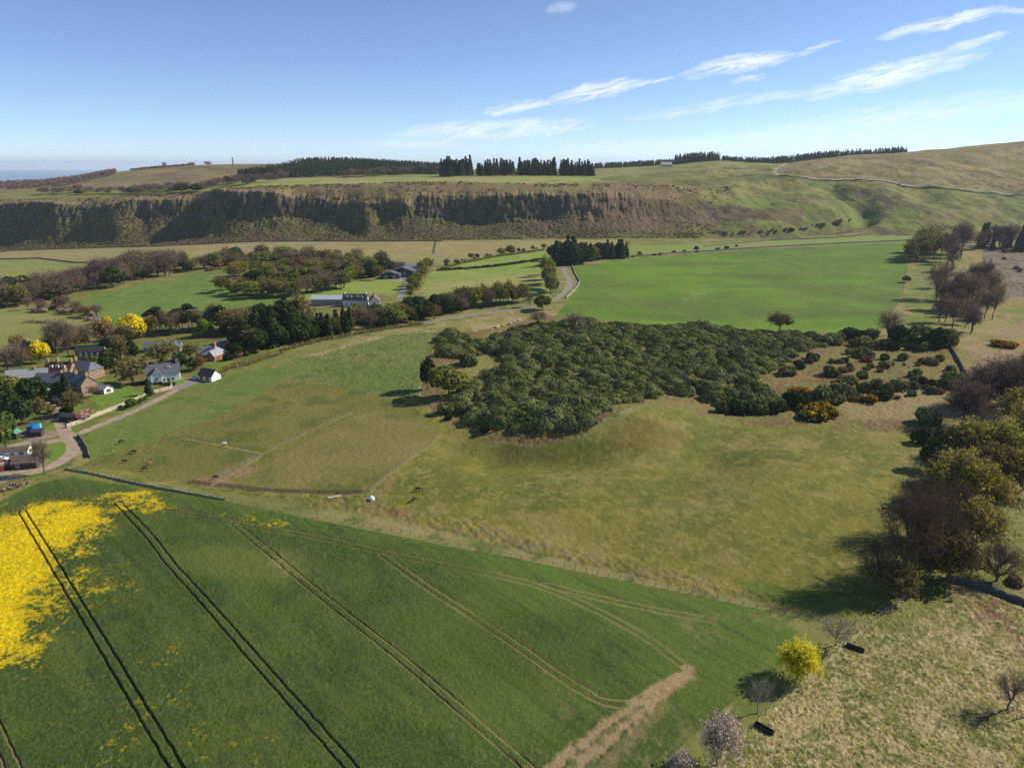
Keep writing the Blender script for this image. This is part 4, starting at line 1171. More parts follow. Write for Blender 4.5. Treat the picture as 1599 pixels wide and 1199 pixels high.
gabled('stone_house', 'large stone house with dark slate roof and a sunlit tan gable end', 124, 612, 17, 7.4, 5.6, 9.0, -28, 'stone', 'slate', [(-6, 4, 1, 1.5), (-3, 4, 1, 1.5), (0, 4, 1, 1.5), (3, 4, 1, 1.5), (6, 4, 1, 1.5), (-4.5, 1.5, 1, 1.5), (1.5, 1.5, 1, 1.5), (5, 1.5, 1, 1.5)], [(1, -1.5, 4, 1, 1.5), (1, 1.5, 1.6, 1, 1.5)], [(-8, 1.3), (0, 1.3), (8, 1.3)], -1.5)
gabled('stone_house', 'stone house with grey hipped slate roof behind the large stone house', 136, 588, 15, 8.5, 5, 8.2, -22, 'stone', 'slate', [(-5, 3.6, 1, 1.4), (-2, 3.6, 1, 1.4), (2, 3.6, 1, 1.4), (5, 3.6, 1, 1.4)], [(1, 0, 3.6, 1, 1.4)], [(-6, 1.2)], 0, hip=3)
gabled('stone_house', 'long house with dark red-brown roof and three chimneys', 98, 590, 12.5, 9, 4.2, 8.4, 0, 'stone', 'red', [(-4.4, 3, 1, 1.3), (-1.5, 3, 1, 1.3), (1.5, 3, 1, 1.3), (4.4, 3, 1, 1.3)], [], [(-5.8, 1.4), (-1, 1.6), (5.8, 1.4)], 0, dorm=(-3, 0, 3), chm='stone')
gabled('outbuilding', 'low outbuilding with long pale slate roof left of the stone houses', 46, 594, 18, 8, 2.8, 5.8, 14, 'grey', 'pale', [(-5, 1.5, 1, 1), (0, 1.5, 1, 1), (5, 1.5, 1, 1)], [], [(3, .9)], 2.5)
gabled('outbuilding', 'outbuilding with dark slate roof between the pale roof and the large stone house', 82, 604, 13, 8, 3.6, 6.8, -6, 'stone', 'slate', [(-3, 2, 1, 1.1), (2, 2, 1, 1.1)], [], [(6, 1.2)], 0)
gabled('annexe', 'small glazed annexe with pale walls at the sunlit gable of the large stone house', 163, 612, 7, 4.5, 2.4, 3.9, -28, 'white', 'pale', [(-2.2, 1.3, 1.5, 1.5), (0, 1.3, 1.5, 1.5), (2.2, 1.3, 1.5, 1.5)], [(1, 0, 1.4, 1.8, 1.4)])
gabled('stable_block', 'open-fronted stable block with dark roof and white posts', 143, 555, 15, 5, 2.9, 5.2, 6, 'white', 'dark', [(-6, 1.5, 1.8, 1.9), (-3, 1.5, 1.8, 1.9), (0, 1.5, 1.8, 1.9), (3, 1.5, 1.8, 1.9), (6, 1.5, 1.8, 1.9)], cat='stables')
gabled('white_cottage', 'tall white cottage with grey slate roof and a dormer', 257, 594, 14.5, 7, 4.6, 8.6, 24, 'white', 'slate', [(-4, 3, 1, 1.3), (0, 1.5, 1.2, 1.3), (4, 1.5, 1.2, 1.3)], [(-1, -1.4, 3.8, 1, 1.4), (-1, 1.4, 1.6, 1, 1.4), (-1, -1.4, 1.6, 1, 1.4)], [(-6.4, 1.1), (6.4, 1.1)], 2, dorm=(2.5,), wing=(-3.2, -3, 4, 5, 4.2, 7.4))
gabled('garage', 'white gabled garage with black roof at the field corner', 328, 592, 8.5, 6, 2.7, 5.4, -24, 'white', 'dark', [(-2.4, 1.3, 2, 2), (1.4, 1.3, 2, 2)], cat='garage')
gabled('bungalow', 'long bungalow with grey roof among bare trees', 256, 547, 19, 8, 2.8, 5.4, 12, 'grey', 'slate', [(-6, 1.5, 1.6, 1.2), (-2, 1.5, 1.6, 1.2)], [(1, 0, 1.6, 1.4, 1.2)], [(1, .9)], 1, wing=(7, -3, 6, 6, 2.8, 5.4))
gabled('brick_house', 'brick house with hipped grey roof and tall brick chimney', 332, 559, 13, 9.5, 3.2, 7, -18, 'brick', 'pale', [(-4, 1.5, 1.6, 1.4), (-1, 1.5, 1.6, 1.4)], [], [(2.5, 1.8)], 1.2, hip=4, chm='brick', wing=(4, -4, 4, 5, 3, 5.6))
gabled('shed', 'low dark shed behind the brick house', 352, 541, 8, 5, 2.4, 3.6, -10, 'grey', 'slate', [(-2, 1.3, 1.2, 1), (2, 1.3, 1.2, 1)], cat='shed')
gabled('mobile_home', 'long white mobile home with brown roof at the yard edge', 8, 713, 16, 4.2, 2.7, 3.5, 16, 'white', 'brown', [(-6, 1.6, 1.4, 1), (-3, 1.6, 1.4, 1), (0, 1.6, 1.4, 1), (3, 1.6, 1.4, 1), (6, 1.6, 1.4, 1)], [(1, 0, 1.6, 1.4, 1)], (), -4.5, cat='mobile home')
gabled('timber_shed', 'brown-roofed timber shed beside the bare lane tree', 44, 727, 7.5, 6.2, 2.4, 4.1, 14, 'wood', 'brown', [(-2, 1.4, 1, .8)], [], (), 1.5, cat='shed')
gabled('timber_shed', 'small dark green lean-to shed next to the brown-roofed shed', 25, 729, 4.5, 3.6, 2.1, 3.0, 14, 'green', 'dark', [], [], (), 0, cat='shed')
gabled('hut', 'small hut with pale green roof at the yard back', 25, 684, 2.4, 3.2, 2.6, 3.6, 80, 'wood', 'green', [], [], (), 0, cat='hut')
gabled('barn', 'small dark green barn in front of the large farm shed', 614, 433, 20, 18, 4.2, 6.6, 82, 'green', 'slate', bigdoor=((-6, -2, 3.5), (2, 6, 3.5)), cat='barn')
gabled('barn', 'large dark green barn with grey roof and pale lit end wall', 638, 428, 34, 23, 5.2, 8.8, 78, 'green', 'slate', bigdoor=((-4, -.4, 4.4), (.4, 4, 4.4)), cat='barn')
gabled('barn', 'long low dark-roofed shed behind the barns', 606, 418, 34, 13, 3.5, 5.8, 0, 'wood', 'dark', [(-8, 2, 2, 1), (0, 2, 2, 1), (8, 2, 2, 1)], cat='barn')
gabled('farmhouse', 'white farmhouse with four white dormers and a slate roof above the dark trees', 556, 477, 18, 8, 4.8, 8.8, -2, 'white', 'dark', [(-6, 2, 1, 1.4), (-2, 2, 1, 1.4), (2, 2, 1, 1.4), (6, 2, 1, 1.4)], [], [(-8, 1.2), (8, 1.2)], 0, dorm=(-6, -3, 2, 5), chm='white')
gabled('farmhouse', 'white gabled house with pinkish tile roof at the farmhouse end', 585, 478, 13, 8, 4.6, 8.4, 100, 'white', 'tile', [], [(-1, 0, 3.5, 1.2, 1.4), (-1, -2, 1.5, 1.2, 1.4)], [(6, 1.2)], chm='white')
gabled('metal_shed', 'long shed with pale metal roof left of the farmhouse', 515, 475, 26, 9, 4.6, 7.0, -1, 'grey', 'metal', [(-8, 2, 2, 1.2), (0, 2, 2, 1.2), (8, 2, 2, 1.2)], cat='shed')
gabled('distant_house', 'tiny pale house on the skyline left of the dark wood', 1040, 261, 26, 12, 6, 11, 10, 'cream', 'pale', [(-8, 3, 3, 3), (0, 3, 3, 3), (8, 3, 3, 3)])
gabled('distant_house', 'tiny pale steading on the skyline by the moor road', 1212, 254, 24, 10, 5, 9, 5, 'white', 'pale', [(-8, 3, 3, 2), (0, 3, 3, 2), (8, 3, 3, 2)])

# ------------------------------------------------------------------ walls, fences, hedges
def polyline(pts, step):
    P = np.array(pixs(pts)); L = np.concatenate([[0], np.cumsum(np.hypot(*np.diff(P, axis=0).T))])
    n = max(2, int(L[-1] / step)); t = np.linspace(0, L[-1], n + 1)
    return np.stack([np.interp(t, L, P[:, 0]), np.interp(t, L, P[:, 1])], 1)


def stone_wall(pts, h, w, c, label, step=.7, seed=0, name='stone_wall'):
    P = polyline(pts, step); rng = np.random.default_rng(seed)
    d = unit(np.gradient(P, axis=0)); nrm = np.stack([-d[:, 1], d[:, 0]], 1)
    z = E(P[:, 0], P[:, 1]); n = len(P)
    hh = h * rng.uniform(.86, 1.1, n); prof = [(-.5, -.3), (-.42, .55), (-.36, .9), (-.12, 1.0), (.12, 1.0), (.36, .9), (.42, .55), (.5, -.3)]
    V = np.zeros((n, 8, 3))
    for k, (a, b) in enumerate(prof):
        V[:, k, :2] = P + nrm * (a * w + rng.normal(size=(n, 1)) * .05); V[:, k, 2] = z + hh * b + rng.normal(size=n) * .04
    i = np.arange(n - 1)[:, None] * 8; k = np.arange(7)[None, :]
    Fq = np.stack([i + k, i + k + 1, i + k + 9, i + k + 8], -1).reshape(-1, 4)
    me = mesh_np(name, V.reshape(-1, 3), Fq, [simple_mat('dry_stone', c, .95, .1, (1.8, .5))])
    return tag(link(name, me), label, 'wall')


stone_wall([(104, 668), (128, 659), (160, 646), (205, 628), (240, 614), (268, 607), (268, 602)], 1.5, .7, lin(176, 160, 138), 'pale stone wall along the garden side of the village lane', seed=1)
stone_wall([(122, 681), (131, 694), (137, 704), (139, 715)], 1.4, .6, lin(104, 96, 84), 'short dark wall along the verge at the lane junction', seed=2)
stone_wall([(102, 733), (115, 735), (160, 744), (200, 753), (250, 763), (300, 772), (350, 781)], .75, .5, lin(146, 136, 116), 'field wall between the yellow rapeseed and the grazed paddock', seed=3)
stone_wall([(1476, 906), (1500, 911), (1530, 920), (1560, 931), (1600, 945), (1680, 976)], 1.7, .9, lin(84, 84, 84), 'dark drystone wall at the right edge below the wood', seed=4)
stone_wall([(-150, 400), (30, 391), (140, 388), (250, 385), (400, 378), (550, 377.5), (690, 377)], 1.6, 1.0, lin(110, 104, 88), 'long drystone wall at the foot of the crag slope', 3, 5)
stone_wall([(992, 400.5), (1100, 393), (1200, 386.5), (1300, 381), (1420, 376)], 1.7, 1.0, lin(110, 108, 92), 'drystone wall along the top of the big green field', 2, 6)
stone_wall([(1100, 385), (1200, 376), (1300, 372), (1430, 367)], 1.6, 1.0, lin(116, 112, 96), 'upper roadside wall beyond the big green field', 3, 16)
stone_wall([(893, 416), (899, 430), (905, 441), (898, 453), (884, 466)], 1.4, .8, lin(150, 146, 132), 'curving wall between the bend of the road and the big green field', 1.5, 7)
stone_wall([(1484, 543), (1492, 556), (1500, 570), (1506, 584)], 1.6, .9, lin(96, 88, 78), 'short dark wall at the right end of the scrub', seed=8)
stone_wall([(1216, 275), (1260, 279.5), (1330, 283), (1400, 289), (1480, 296), (1599, 306), (1700, 313)], 1.5, 1.4, lin(70, 68, 58), 'dark wall below the moor road', 5, 9)
stone_wall([(-60, 406), (60, 404), (120, 411), (280, 411.5)], 1.6, 1.0, lin(84, 82, 60), 'dark field boundary across the far left meadow', 3, 10)


def fence(pts, label, posts=3.0, h=1.2):
    P = polyline(pts, posts); z = E(P[:, 0], P[:, 1]); parts = []
    for (x, y), zz in zip(P, z): parts.append(box(x - .07, y - .07, zz - .2, x + .07, y + .07, zz + h))
    A = np.column_stack([P, z])
    for hh in (.4, .8, 1.1):
        B = A + np.array([0, 0, hh])
        parts.append(tubes(B[:-1], B[1:], np.full(len(B) - 1, .02), np.full(len(B) - 1, .02), 3))
    V, Fq = join(*parts)
    return tag(link('wire_fence', mesh_np('wire_fence', V, Fq, [simple_mat('weathered_post', lin(140, 130, 110), .9, .1)])), label, 'fence')


fence([(330, 758), (400, 716), (480, 675), (552, 643)], 'post and wire fence between the grey-green and the tan paddock')
fence([(578, 766), (640, 716), (690, 680)], 'post and wire fence between the tan paddock and the large tussocky field')
fence([(282, 684), (340, 695), (410, 708)], 'electric fence beside the white horse')
fence([(1440, 915), (1338, 990)], 'fence running from the dark trees to the lower field corner')
fence([(1338, 990), (1280, 1042), (1210, 1102), (1140, 1168), (1080, 1230)], 'fence along the straw-coloured grass past the yellow tree')
fence([(640, 618), (662, 572), (690, 514)], 'fence along the left side of the dark scrub')
fence([(352, 765), (440, 768), (577, 769)], 'rail fence along the muddy lower edge of the paddocks')
fence([(352, 781), (500, 808), (700, 848), (900, 889), (1100, 930), (1240, 962), (1335, 975)], 'fence between the rapeseed crop and the tussocky pasture')
fence([(1408, 470), (1414, 430), (1424, 385)], 'fence on the right side of the big green field', 4)


def hedge(pts, h, w, mat, label, seed, name='hedge', dens=30, s=.3):
    P = polyline(pts, 1.2); rng = np.random.default_rng(seed); n = len(P) * dens
    k = rng.integers(0, len(P), n); d = unit(rng.normal(size=(n, 3)))
    z = E(P[:, 0], P[:, 1]); hv = .7 + .6 * vnoise(np.arange(len(P)) / 4.0, np.zeros(len(P)), seed)
    C = np.column_stack([P[k], z[k] + h * .5 * hv[k]]) + d * np.stack([np.full(n, w * .55), np.full(n, w * .55), h * .5 * hv[k]], 1) * rng.uniform(.6, 1.05, (n, 1)) + np.column_stack([rng.normal(size=(n, 2)) * .5, np.zeros(n)])
    V, Fq = quads(C, s, rng, d * 1.2, .9)
    return tag(link(name, mesh_np(name, V, Fq, [MATS[mat]], False, {'tone': np.repeat(rng.uniform(0, 1, n), 4)})), label, 'hedge')


hedge([(684, 423), (730, 420), (770, 417), (820, 410), (848, 405)], 2.2, 2.4, 'dark', 'dark hedge across the pale green field right of the barns', 31, s=.45)
hedge([(117, 562), (140, 566), (168, 569)], 2.6, 2.2, 'dark', 'clipped dark hedge in front of the stable block', 32)
hedge([(330, 588), (360, 576), (400, 566), (440, 553)], 2.4, 3.2, 'rust', 'brown bushy hedge between the garage and the upper pasture', 33, s=.24)
hedge([(690, 421), (720, 412), (770, 402), (850, 391)], 2.6, 3, 'olive', 'ragged hedge along the top of the pale green field', 34, s=.4)
hedge([(440, 548), (500, 533), (560, 522), (620, 512), (660, 506)], 2.2, 3.4, 'olive', 'olive hedge beside the road below the dark conifers', 35, s=.3)
hedge([(222, 600), (250, 600), (270, 602)], 1.4, 1.6, 'dark', 'low dark garden hedge below the white cottage', 36)
hedge([(190, 640), (215, 630), (228, 624)], 1.8, 2.2, 'green', 'garden hedge behind the pale lane wall', 37)
hedge([(0, 768), (20, 762), (40, 755)], 1.2, 1.8, 'bare', 'grey twiggy hedge beside the lower track', 38)
hedge([(40, 504), (80, 505), (110, 512), (150, 525), (175, 535)], 2.2, 2.6, 'bare', 'straggling hedge curving below the left green field', 39, s=.25)

# ------------------------------------------------------------------ trees and bushes
# the evergreen scrub beside the pasture: one mass of rounded crowns
def scrub_mass(pts, spacing, seed, rmin, rmax, hscale, mat, name, label, npt=330, holes=()):
    rng = np.random.default_rng(seed); P = np.array(pixs(pts)); lo, hi = P.min(0), P.max(0)
    n = int((hi[0] - lo[0]) * (hi[1] - lo[1]) / spacing ** 2 * 1.6)
    Q = rng.uniform(lo, hi, (n, 2)); Q = Q[inside(P, Q[:, 0], Q[:, 1])]
    for hp in holes:
        HP = np.array(pixs(hp)); Q = Q[~inside(HP, Q[:, 0], Q[:, 1])]
    keep = []
    for q in Q:
        if all((q[0] - k[0]) ** 2 + (q[1] - k[1]) ** 2 > (spacing * .62) ** 2 for k in keep): keep.append(q)
    Q = np.array(keep); z = E(Q[:, 0], Q[:, 1]); Vs, Fs, T = [], [], []
    big = vnoise(Q[:, 0] / 18, Q[:, 1] / 18, seed)
    for (x, y), zz, bg in zip(Q, z, big):
        r = rng.uniform(rmin, rmax) * (.75 + .5 * bg); h = r * hscale * rng.uniform(.8, 1.2) * (.7 + .7 * bg)
        m = int(npt * (r / rmax) ** 1.5)
        d = unit(rng.normal(size=(m, 3))); d[:, 2] = np.abs(d[:, 2])
        w = vnoise(d[:, 0] * 2.2 + x, d[:, 1] * 2.2 + y + d[:, 2], seed + 3)
        C = np.array([x, y, zz]) + d * np.array([r, r, h]) * (.72 + .42 * w)[:, None]
        V, Fq = quads(C, .34, rng, d, .45)
        Fs.append(Fq + 4 * sum(len(t) for t in T)); Vs.append(V); T.append(np.clip(rng.uniform(0, .45, m) + rng.beta(1.6, 2.2) * .75 - .05, 0, 1))
    me = mesh_np(name, np.concatenate(Vs), np.concatenate(Fs), [MATS[mat]], False, {'tone': np.repeat(np.concatenate(T), 4)})
    return tag(link(name, me), label, 'scrub', kind='stuff')


scrub_mass([(690, 560), (685, 535), (700, 518), (730, 524), (740, 540), (800, 520), (830, 508), (900, 503), (1000, 510), (1100, 512), (1200, 521), (1260, 525), (1310, 530), (1260, 548), (1240, 565), (1190, 578), (1180, 600), (1205, 612), (1200, 640), (1130, 640), (1100, 618),
            (1040, 618), (1000, 624), (955, 640), (925, 660), (880, 674), (820, 676), (760, 665), (715, 640), (700, 625), (735, 600), (770, 588), (790, 570), (775, 552), (750, 556), (720, 560)],
           5.2, 41, 3.0, 6.4, .66, 'scrub', 'evergreen_scrub', 'dense mass of dark evergreen scrub above the pasture', 900)

G_ = 'outlying evergreen bushes'
for px, py, w, h in [(1348, 541, 35, 14), (1297, 537, 32, 16), (1392, 546, 22, 12), (1375, 546, 20, 12), (1348, 558, 28, 15), (1328, 553, 18, 11), (1320, 566, 12, 8), (1382, 562, 17, 9), (1420, 546, 17, 11), (1439, 548, 18, 13), (1450, 544, 17, 11), (1405, 532, 42, 24), (1432, 534, 42, 26), (1462, 542, 46, 30), (1480, 540, 26, 24),
                     (1325, 528, 40, 16), (1355, 528, 36, 14), (1297, 586, 28, 15), (1347, 590, 15, 12), (1325, 597, 30, 11), (1300, 615, 20, 15), (1318, 618, 38, 19), (1347, 611, 24, 15), (1365, 609, 26, 18), (1385, 611, 21, 13), (1405, 608, 30, 14), (1432, 598, 18, 11), (1442, 600, 18, 12), (1460, 607, 36, 15), (1453, 614, 18, 11), (1495, 598, 36, 17), (1485, 603, 16, 11), (1500, 607, 24, 15),
                     (1483, 580, 15, 9), (1485, 589, 17, 9), (1430, 587, 15, 11), (1422, 589, 11, 9), (1450, 567, 13, 9), (1459, 570, 13, 9), (1285, 626, 36, 21), (1311, 627, 19, 11), (1245, 634, 42, 26), (1215, 640, 28, 18), (1205, 645, 22, 16), (1180, 644, 34, 22), (1150, 644, 34, 22), (1128, 644, 22, 18), (1447, 660, 36, 26),
                     (695, 645, 24, 20), (718, 645, 15, 12), (733, 645, 14, 12), (750, 655, 18, 14), (757, 673, 20, 12), (730, 570, 30, 20), (700, 655, 14, 10), (1250, 575, 20, 12), (1230, 585, 22, 14), (1270, 560, 20, 10)]:
    plant('scrub' if RG.uniform() < .75 else 'darkscrub', px, py, h * 1.2, w * 1.12, 'dark evergreen bush standing apart on the brown ground around the scrub mass', G_, 'evergreen_bush', 'bush')
for px, py, w, h in [(1250, 616, 36, 15), (1272, 650, 58, 24), (1297, 651, 26, 14), (1262, 640, 34, 18), (1285, 640, 30, 14)]:
    plant('gorse', px, py, h, w, 'orange-flowering gorse bush at the lower edge of the scrub above the pasture', 'gorse by the pasture', 'gorse_bush', 'bush')
plant('gorse', 1566, 542, 12, 40, 'flat gorse bush on the straw-brown ground at the right edge', None, 'gorse_bush', 'bush')
plant('brown', 1586, 912, 16, 28, 'brown bush on the grass above the dark right-hand wall', None, 'brown_bush', 'bush')

# single trees one can point to
for k, px, py, h, w, lab in [
    ('yellow', 209, 530, 40, 36, 'brilliant yellow tree at the edge of the curving left green field'),
    ('yellow', 169, 512, 20, 14, 'small yellow tree half hidden beside the brilliant yellow one'),
    ('yellow', 63, 567, 36, 28, 'yellow tree left of the stone houses'),
    ('dark', 50, 567, 36, 18, 'dark tree touching the yellow tree left of the stone houses'),
    ('bare', 90, 555, 56, 40, 'tall bare tree left of a pale-trunked one behind the stone houses'),
    ('bare', 107, 556, 56, 36, 'bare tree with pale trunk left of the stable block'),
    ('bare', 136, 536, 32, 28, 'bare tree right behind the stable block roof'),
    ('bare', 12, 580, 42, 44, 'bare spreading tree at the left edge above the village'),
    ('bare', 34, 578, 38, 34, 'bare tree beside the darker bush left of the village'),
    ('olive', 190, 570, 42, 26, 'olive conical tree right of the stable block'),
    ('dark', 206, 562, 32, 24, 'dark evergreen beside the olive conical tree in the village'),
    ('rust', 164, 540, 40, 30, 'brownish tree under the small yellow tree'),
    ('dark', 172, 583, 40, 28, 'dark tree right of the hipped stone house'),
    ('olive', 207, 600, 40, 48, 'broad olive tree on the lawn left of the white cottage'),
    ('spruce', 233, 617, 24, 15, 'dark conical shrub on the lawn below the white cottage'),
    ('dark', 34, 664, 52, 46, 'broad dark green tree behind the blue lorry'),
    ('green', 10, 700, 58, 46, 'bright green tree by the mobile home'),
    ('dark', 55, 640, 52, 40, 'tall dark tree above the broad dark green tree'),
    ('olivebush', 12, 618, 34, 46, 'olive tree at the left edge below the low outbuilding'),
    ('olive', 66, 658, 36, 18, 'narrow olive tree right of the blue lorry'),
    ('spruce', 106, 624, 38, 22, 'dark conifer in front of the large stone house'),
    ('dark', 94, 620, 28, 20, 'dark rounded tree left of the large stone house front'),
    ('olive', 116, 648, 36, 32, 'round olive tree above the pink shrub'),
    ('pink', 131, 656, 17, 26, 'pink flowering shrub above the lane junction'),
    ('bare', 147, 620, 18, 20, 'small bare tree under the sunlit stone gable'),
    ('green', 205, 636, 16, 18, 'small green shrub behind the pale lane wall'),
    ('olive', 258, 568, 32, 46, 'wide olive tree in front of the bungalow'),
    ('dark', 282, 577, 28, 20, 'dark yew between the bungalow and white cottage'),
    ('dark', 302, 579, 22, 18, 'dark small tree right of the white cottage'),
    ('olive', 298, 562, 24, 28, 'olive tree left of the brick house'),
    ('rust', 314, 576, 20, 18, 'brown small tree behind the white garage'),
    ('vivid', 321, 526, 28, 27, 'vivid green tree behind the brick house'),
    ('dark', 371, 556, 22, 22, 'dark bushy tree right of the brick house'),
    ('bare', 70, 741, 56, 32, 'bare gnarled tree on the lane by the brown-roofed shed'),
    ('green', 847, 484, 27, 30, 'round mid green bush beside the road bend'),
    ('bare', 827, 480, 24, 16, 'bare slim tree left of the round bush at the road bend'),
    ('bare', 896, 512, 24, 32, 'bare rounded tree at the near left corner of the big green field'),
    ('bare', 840, 508, 22, 36, 'bare bushy tree on the brown bank by the road'),
    ('olive', 1216, 517, 28, 40, 'olive bare tree on the near edge of the big green field'),
    ('bare', 1386, 531, 46, 42, 'bare tree at the near right corner of the big green field'),
    ('dark', 668, 608, 52, 28, 'dark tall evergreen at the left corner of the scrub'),
    ('olivebush', 700, 618, 52, 54, 'rounded grey-olive tree beside the dark evergreen at the scrub corner'),
    ('dark', 1415, 441, 11, 11, 'single dark bush on the right fence of the big green field'),
    ('yellowgreen', 1245, 1060, 56, 62, 'yellow budding tree by the lower fence'),
    ('greybare', 1306, 1008, 46, 60, 'pale bare tree by the fence corner above the yellow tree'),
    ('greybare', 1183, 1113, 62, 44, 'pale bare tree between the yellow tree and the blossom tree'),
    ('blossom', 1120, 1196, 76, 66, 'tree in white blossom at the bottom edge'),
    ('blossom', 1062, 1222, 46, 46, 'smaller blossom tree cut by the bottom edge'),
    ('barenear', 1572, 1109, 58, 62, 'lone bare tree in the straw-coloured grass'),
    ('barelarge', 1408, 908, 146, 104, 'largest dark bare tree overhanging the pasture end'),
    ('barelarge', 1456, 885, 118, 86, 'dark bare tree right of the largest one at the pasture end'),
    ('oak', 1446, 905, 78, 66, 'olive tree low in front of the dark bare trees'),
    ('oak', 1480, 905, 76, 90, 'brown-olive tree at the end of the dark right-hand wall'),
    ('goldoak', 1520, 862, 80, 78, 'yellow-olive tree with twiggy top right of the dark bare trees'),
    ('goldoak', 1500, 790, 84, 84, 'golden-olive rounded tree in the upper right wood'),
    ('dark', 1452, 735, 52, 40, 'dark evergreen at the top right corner of the pasture'),
    ('goldoak', 1548, 800, 56, 60, 'small golden tree at the right end of the wood'),
    ('goldoak', 1565, 735, 74, 78, 'large yellow-green tree at the right edge'),
    ('goldoak', 1610, 720, 96, 90, 'yellow-green tree cut by the right edge'),
    ('oak', 1500, 715, 50, 60, 'low olive tree right of the dark evergreen at the pasture corner'),
    ('goldoak', 1595, 668, 60, 70, 'paler green tree behind the large yellow-green one'),
    ('barelarge', 1368, 926, 84, 76, 'leftmost bare tree leaning over the pasture in the dark shade'),
    ('barelarge', 1428, 838, 96, 80, 'bare tree at the upper left of the dark group'),
    ('barelarge', 1492, 838, 84, 66, 'bare tree in the middle of the right-hand wood'),
    ('goldoak', 1466, 790, 60, 64, 'yellowish tree behind the upper bare tree of the dark group'),
    ('oak', 1398, 932, 50, 62, 'dark olive bush-like tree under the leftmost bare tree'),
    ('barelarge', 1556, 908, 60, 84, 'low bare tree spreading over the start of the dark wall'),
    ('oak', 1545, 765, 66, 80, 'olive tree between the golden trees of the upper right wood'),
    ('goldoak', 1522, 722, 62, 76, 'golden tree nearest the top right pasture corner'),
    ('goldoak', 1590, 770, 70, 80, 'yellow-olive tree below the large one at the right edge'),
    ('oak', 1478, 760, 50, 60, 'shaded olive tree below the dark evergreen at the pasture corner'),
]:
    nm = {'yellow': 'yellow_tree', 'spruce': 'conifer_tree', 'blossom': 'blossom_tree', 'pink': 'flowering_shrub', 'dark': 'evergreen_tree', 'oak': 'spreading_tree', 'goldoak': 'spreading_tree'}.get(k, 'broadleaf_tree' if 'bare' not in k else 'bare_tree')
    plant(k, px, py, h, w, lab, None, nm)

belt([(1490, 660), (1530, 640), (1580, 620), (1640, 600)], 16, [('barelarge', 2), ('purple', 3)], (44, 78), .85, (14, 22), 'in the wood at the right edge above the yellow-green trees', 'of the right wood', 61)
belt([(20, 640), (30, 620), (60, 612), (90, 640), (60, 640)], 16, [('darkscrub', 3), ('olivescrub', 3), ('dark', 2), ('olive', 1)], (18, 34), .9, (16, 8), 'around the yard below the stone houses', 'around the yard', 91)
belt([(150, 575), (185, 590), (230, 575), (215, 550), (240, 555), (300, 570), (310, 545)], 22, [('darkscrub', 3), ('olivescrub', 3), ('olive', 2), ('rust', 1)], (10, 19), .9, (14, 8), 'in the gardens between the village houses', 'in the village gardens', 92)
belt([(10, 560), (60, 556), (120, 545), (180, 545), (225, 530)], 22, [('bare', 3), ('olivescrub', 2), ('dark', 1), ('rust', 1)], (16, 30), .9, (12, 6), 'behind the village houses below the pale meadow', 'behind the village houses', 93)
belt([(350, 560), (380, 552), (400, 545), (360, 548)], 16, [('olivescrub', 2), ('darkscrub', 2), ('brown', 2), ('dark', 1)], (14, 28), 1.0, (8, 5), 'right of the brick house', 'right of the brick house', 94)
belt([(1240, 562), (1290, 570), (1340, 574), (1400, 574), (1470, 568)], 26, [('scrub', 3), ('brown', 3), ('olivescrub', 1)], (14, 26), 1.0, (14, 14), 'dotted over the brown ground right of the scrub mass', 'on the brown ground', 164)
belt([(1190, 632), (1260, 630), (1330, 622), (1400, 614), (1490, 606)], 30, [('scrub', 5), ('darkscrub', 2), ('brown', 2), ('gorse', 1)], (20, 34), 1.0, (12, 10), 'in the broken line running right from the scrub mass', 'in the broken line', 165)
belt([(1420, 690), (1470, 685), (1520, 690)], 4, [('darkscrub', 2), ('olivescrub', 1)], (40, 60), .8, (6, 6), 'along the top right edge of the pasture', 'along the pasture top', 62)
# belts in the valley
belt([(58, 486), (90, 483), (120, 488), (145, 504), (172, 520)], 18, [('paleshrub', 1)], (16, 26), 1.0, (9, 4), 'straggling along the lower side of the left green field', 'along the lower side of the left field', 163)
belt([(-40, 478), (30, 474), (75, 468), (120, 456), (180, 441), (235, 428), (268, 426)], 85, [('purple', 5), ('bare', 3), ('olive', 1), ('dark', .4)], (24, 40), 1.0, (8, 6), 'in the belt above the curving left green field', 'in the left belt', 63)
belt([(30, 490), (70, 484), (110, 482), (160, 505)], 8, [('bare', 2), ('rust', 1)], (12, 22), 1.1, (8, 4), 'at the lower corner of the left belt', 'at the left belt corner', 64)
belt([(262, 424), (310, 420), (360, 416), (420, 411), (480, 412), (560, 413)], 72, [('olive', 5), ('bare', 4), ('purple', 1), ('spring', 2), ('dark', 1), ('gorse', 1.5)], (14, 24), 1.0, (10, 7), 'at the back of the mid-left woodland', 'at the back of the mid-left woodland', 65)
belt([(365, 440), (410, 435), (470, 436), (530, 432), (590, 428)], 74, [('olive', 5), ('bare', 4), ('spring', 3), ('dark', 1), ('rust', .6), ('gorse', 1.2)], (16, 28), .95, (12, 10), 'in the middle of the mid-left woodland', 'in the middle of the mid-left woodland', 66)
belt([(350, 456), (400, 462), (450, 460), (500, 452), (540, 446)], 40, [('olive', 3), ('bare', 2), ('spring', 3), ('dark', 1)], (18, 28), .95, (8, 5), 'on the near edge of the mid-left woodland', 'on the near edge of the mid-left woodland', 67)
belt([(575, 432), (600, 430), (624, 421)], 7, [('gorse', 3), ('dark', 2)], (18, 26), 1.1, (5, 3), 'beside the dark green barns', 'beside the barns', 68)
belt([(236, 523), (270, 520), (300, 516), (345, 514)], 20, [('bare', 5), ('pine', 1.3), ('olive', 1.5), ('purple', 1)], (26, 38), .6, (6, 4), 'in the row behind the bungalow', 'behind the bungalow', 69)
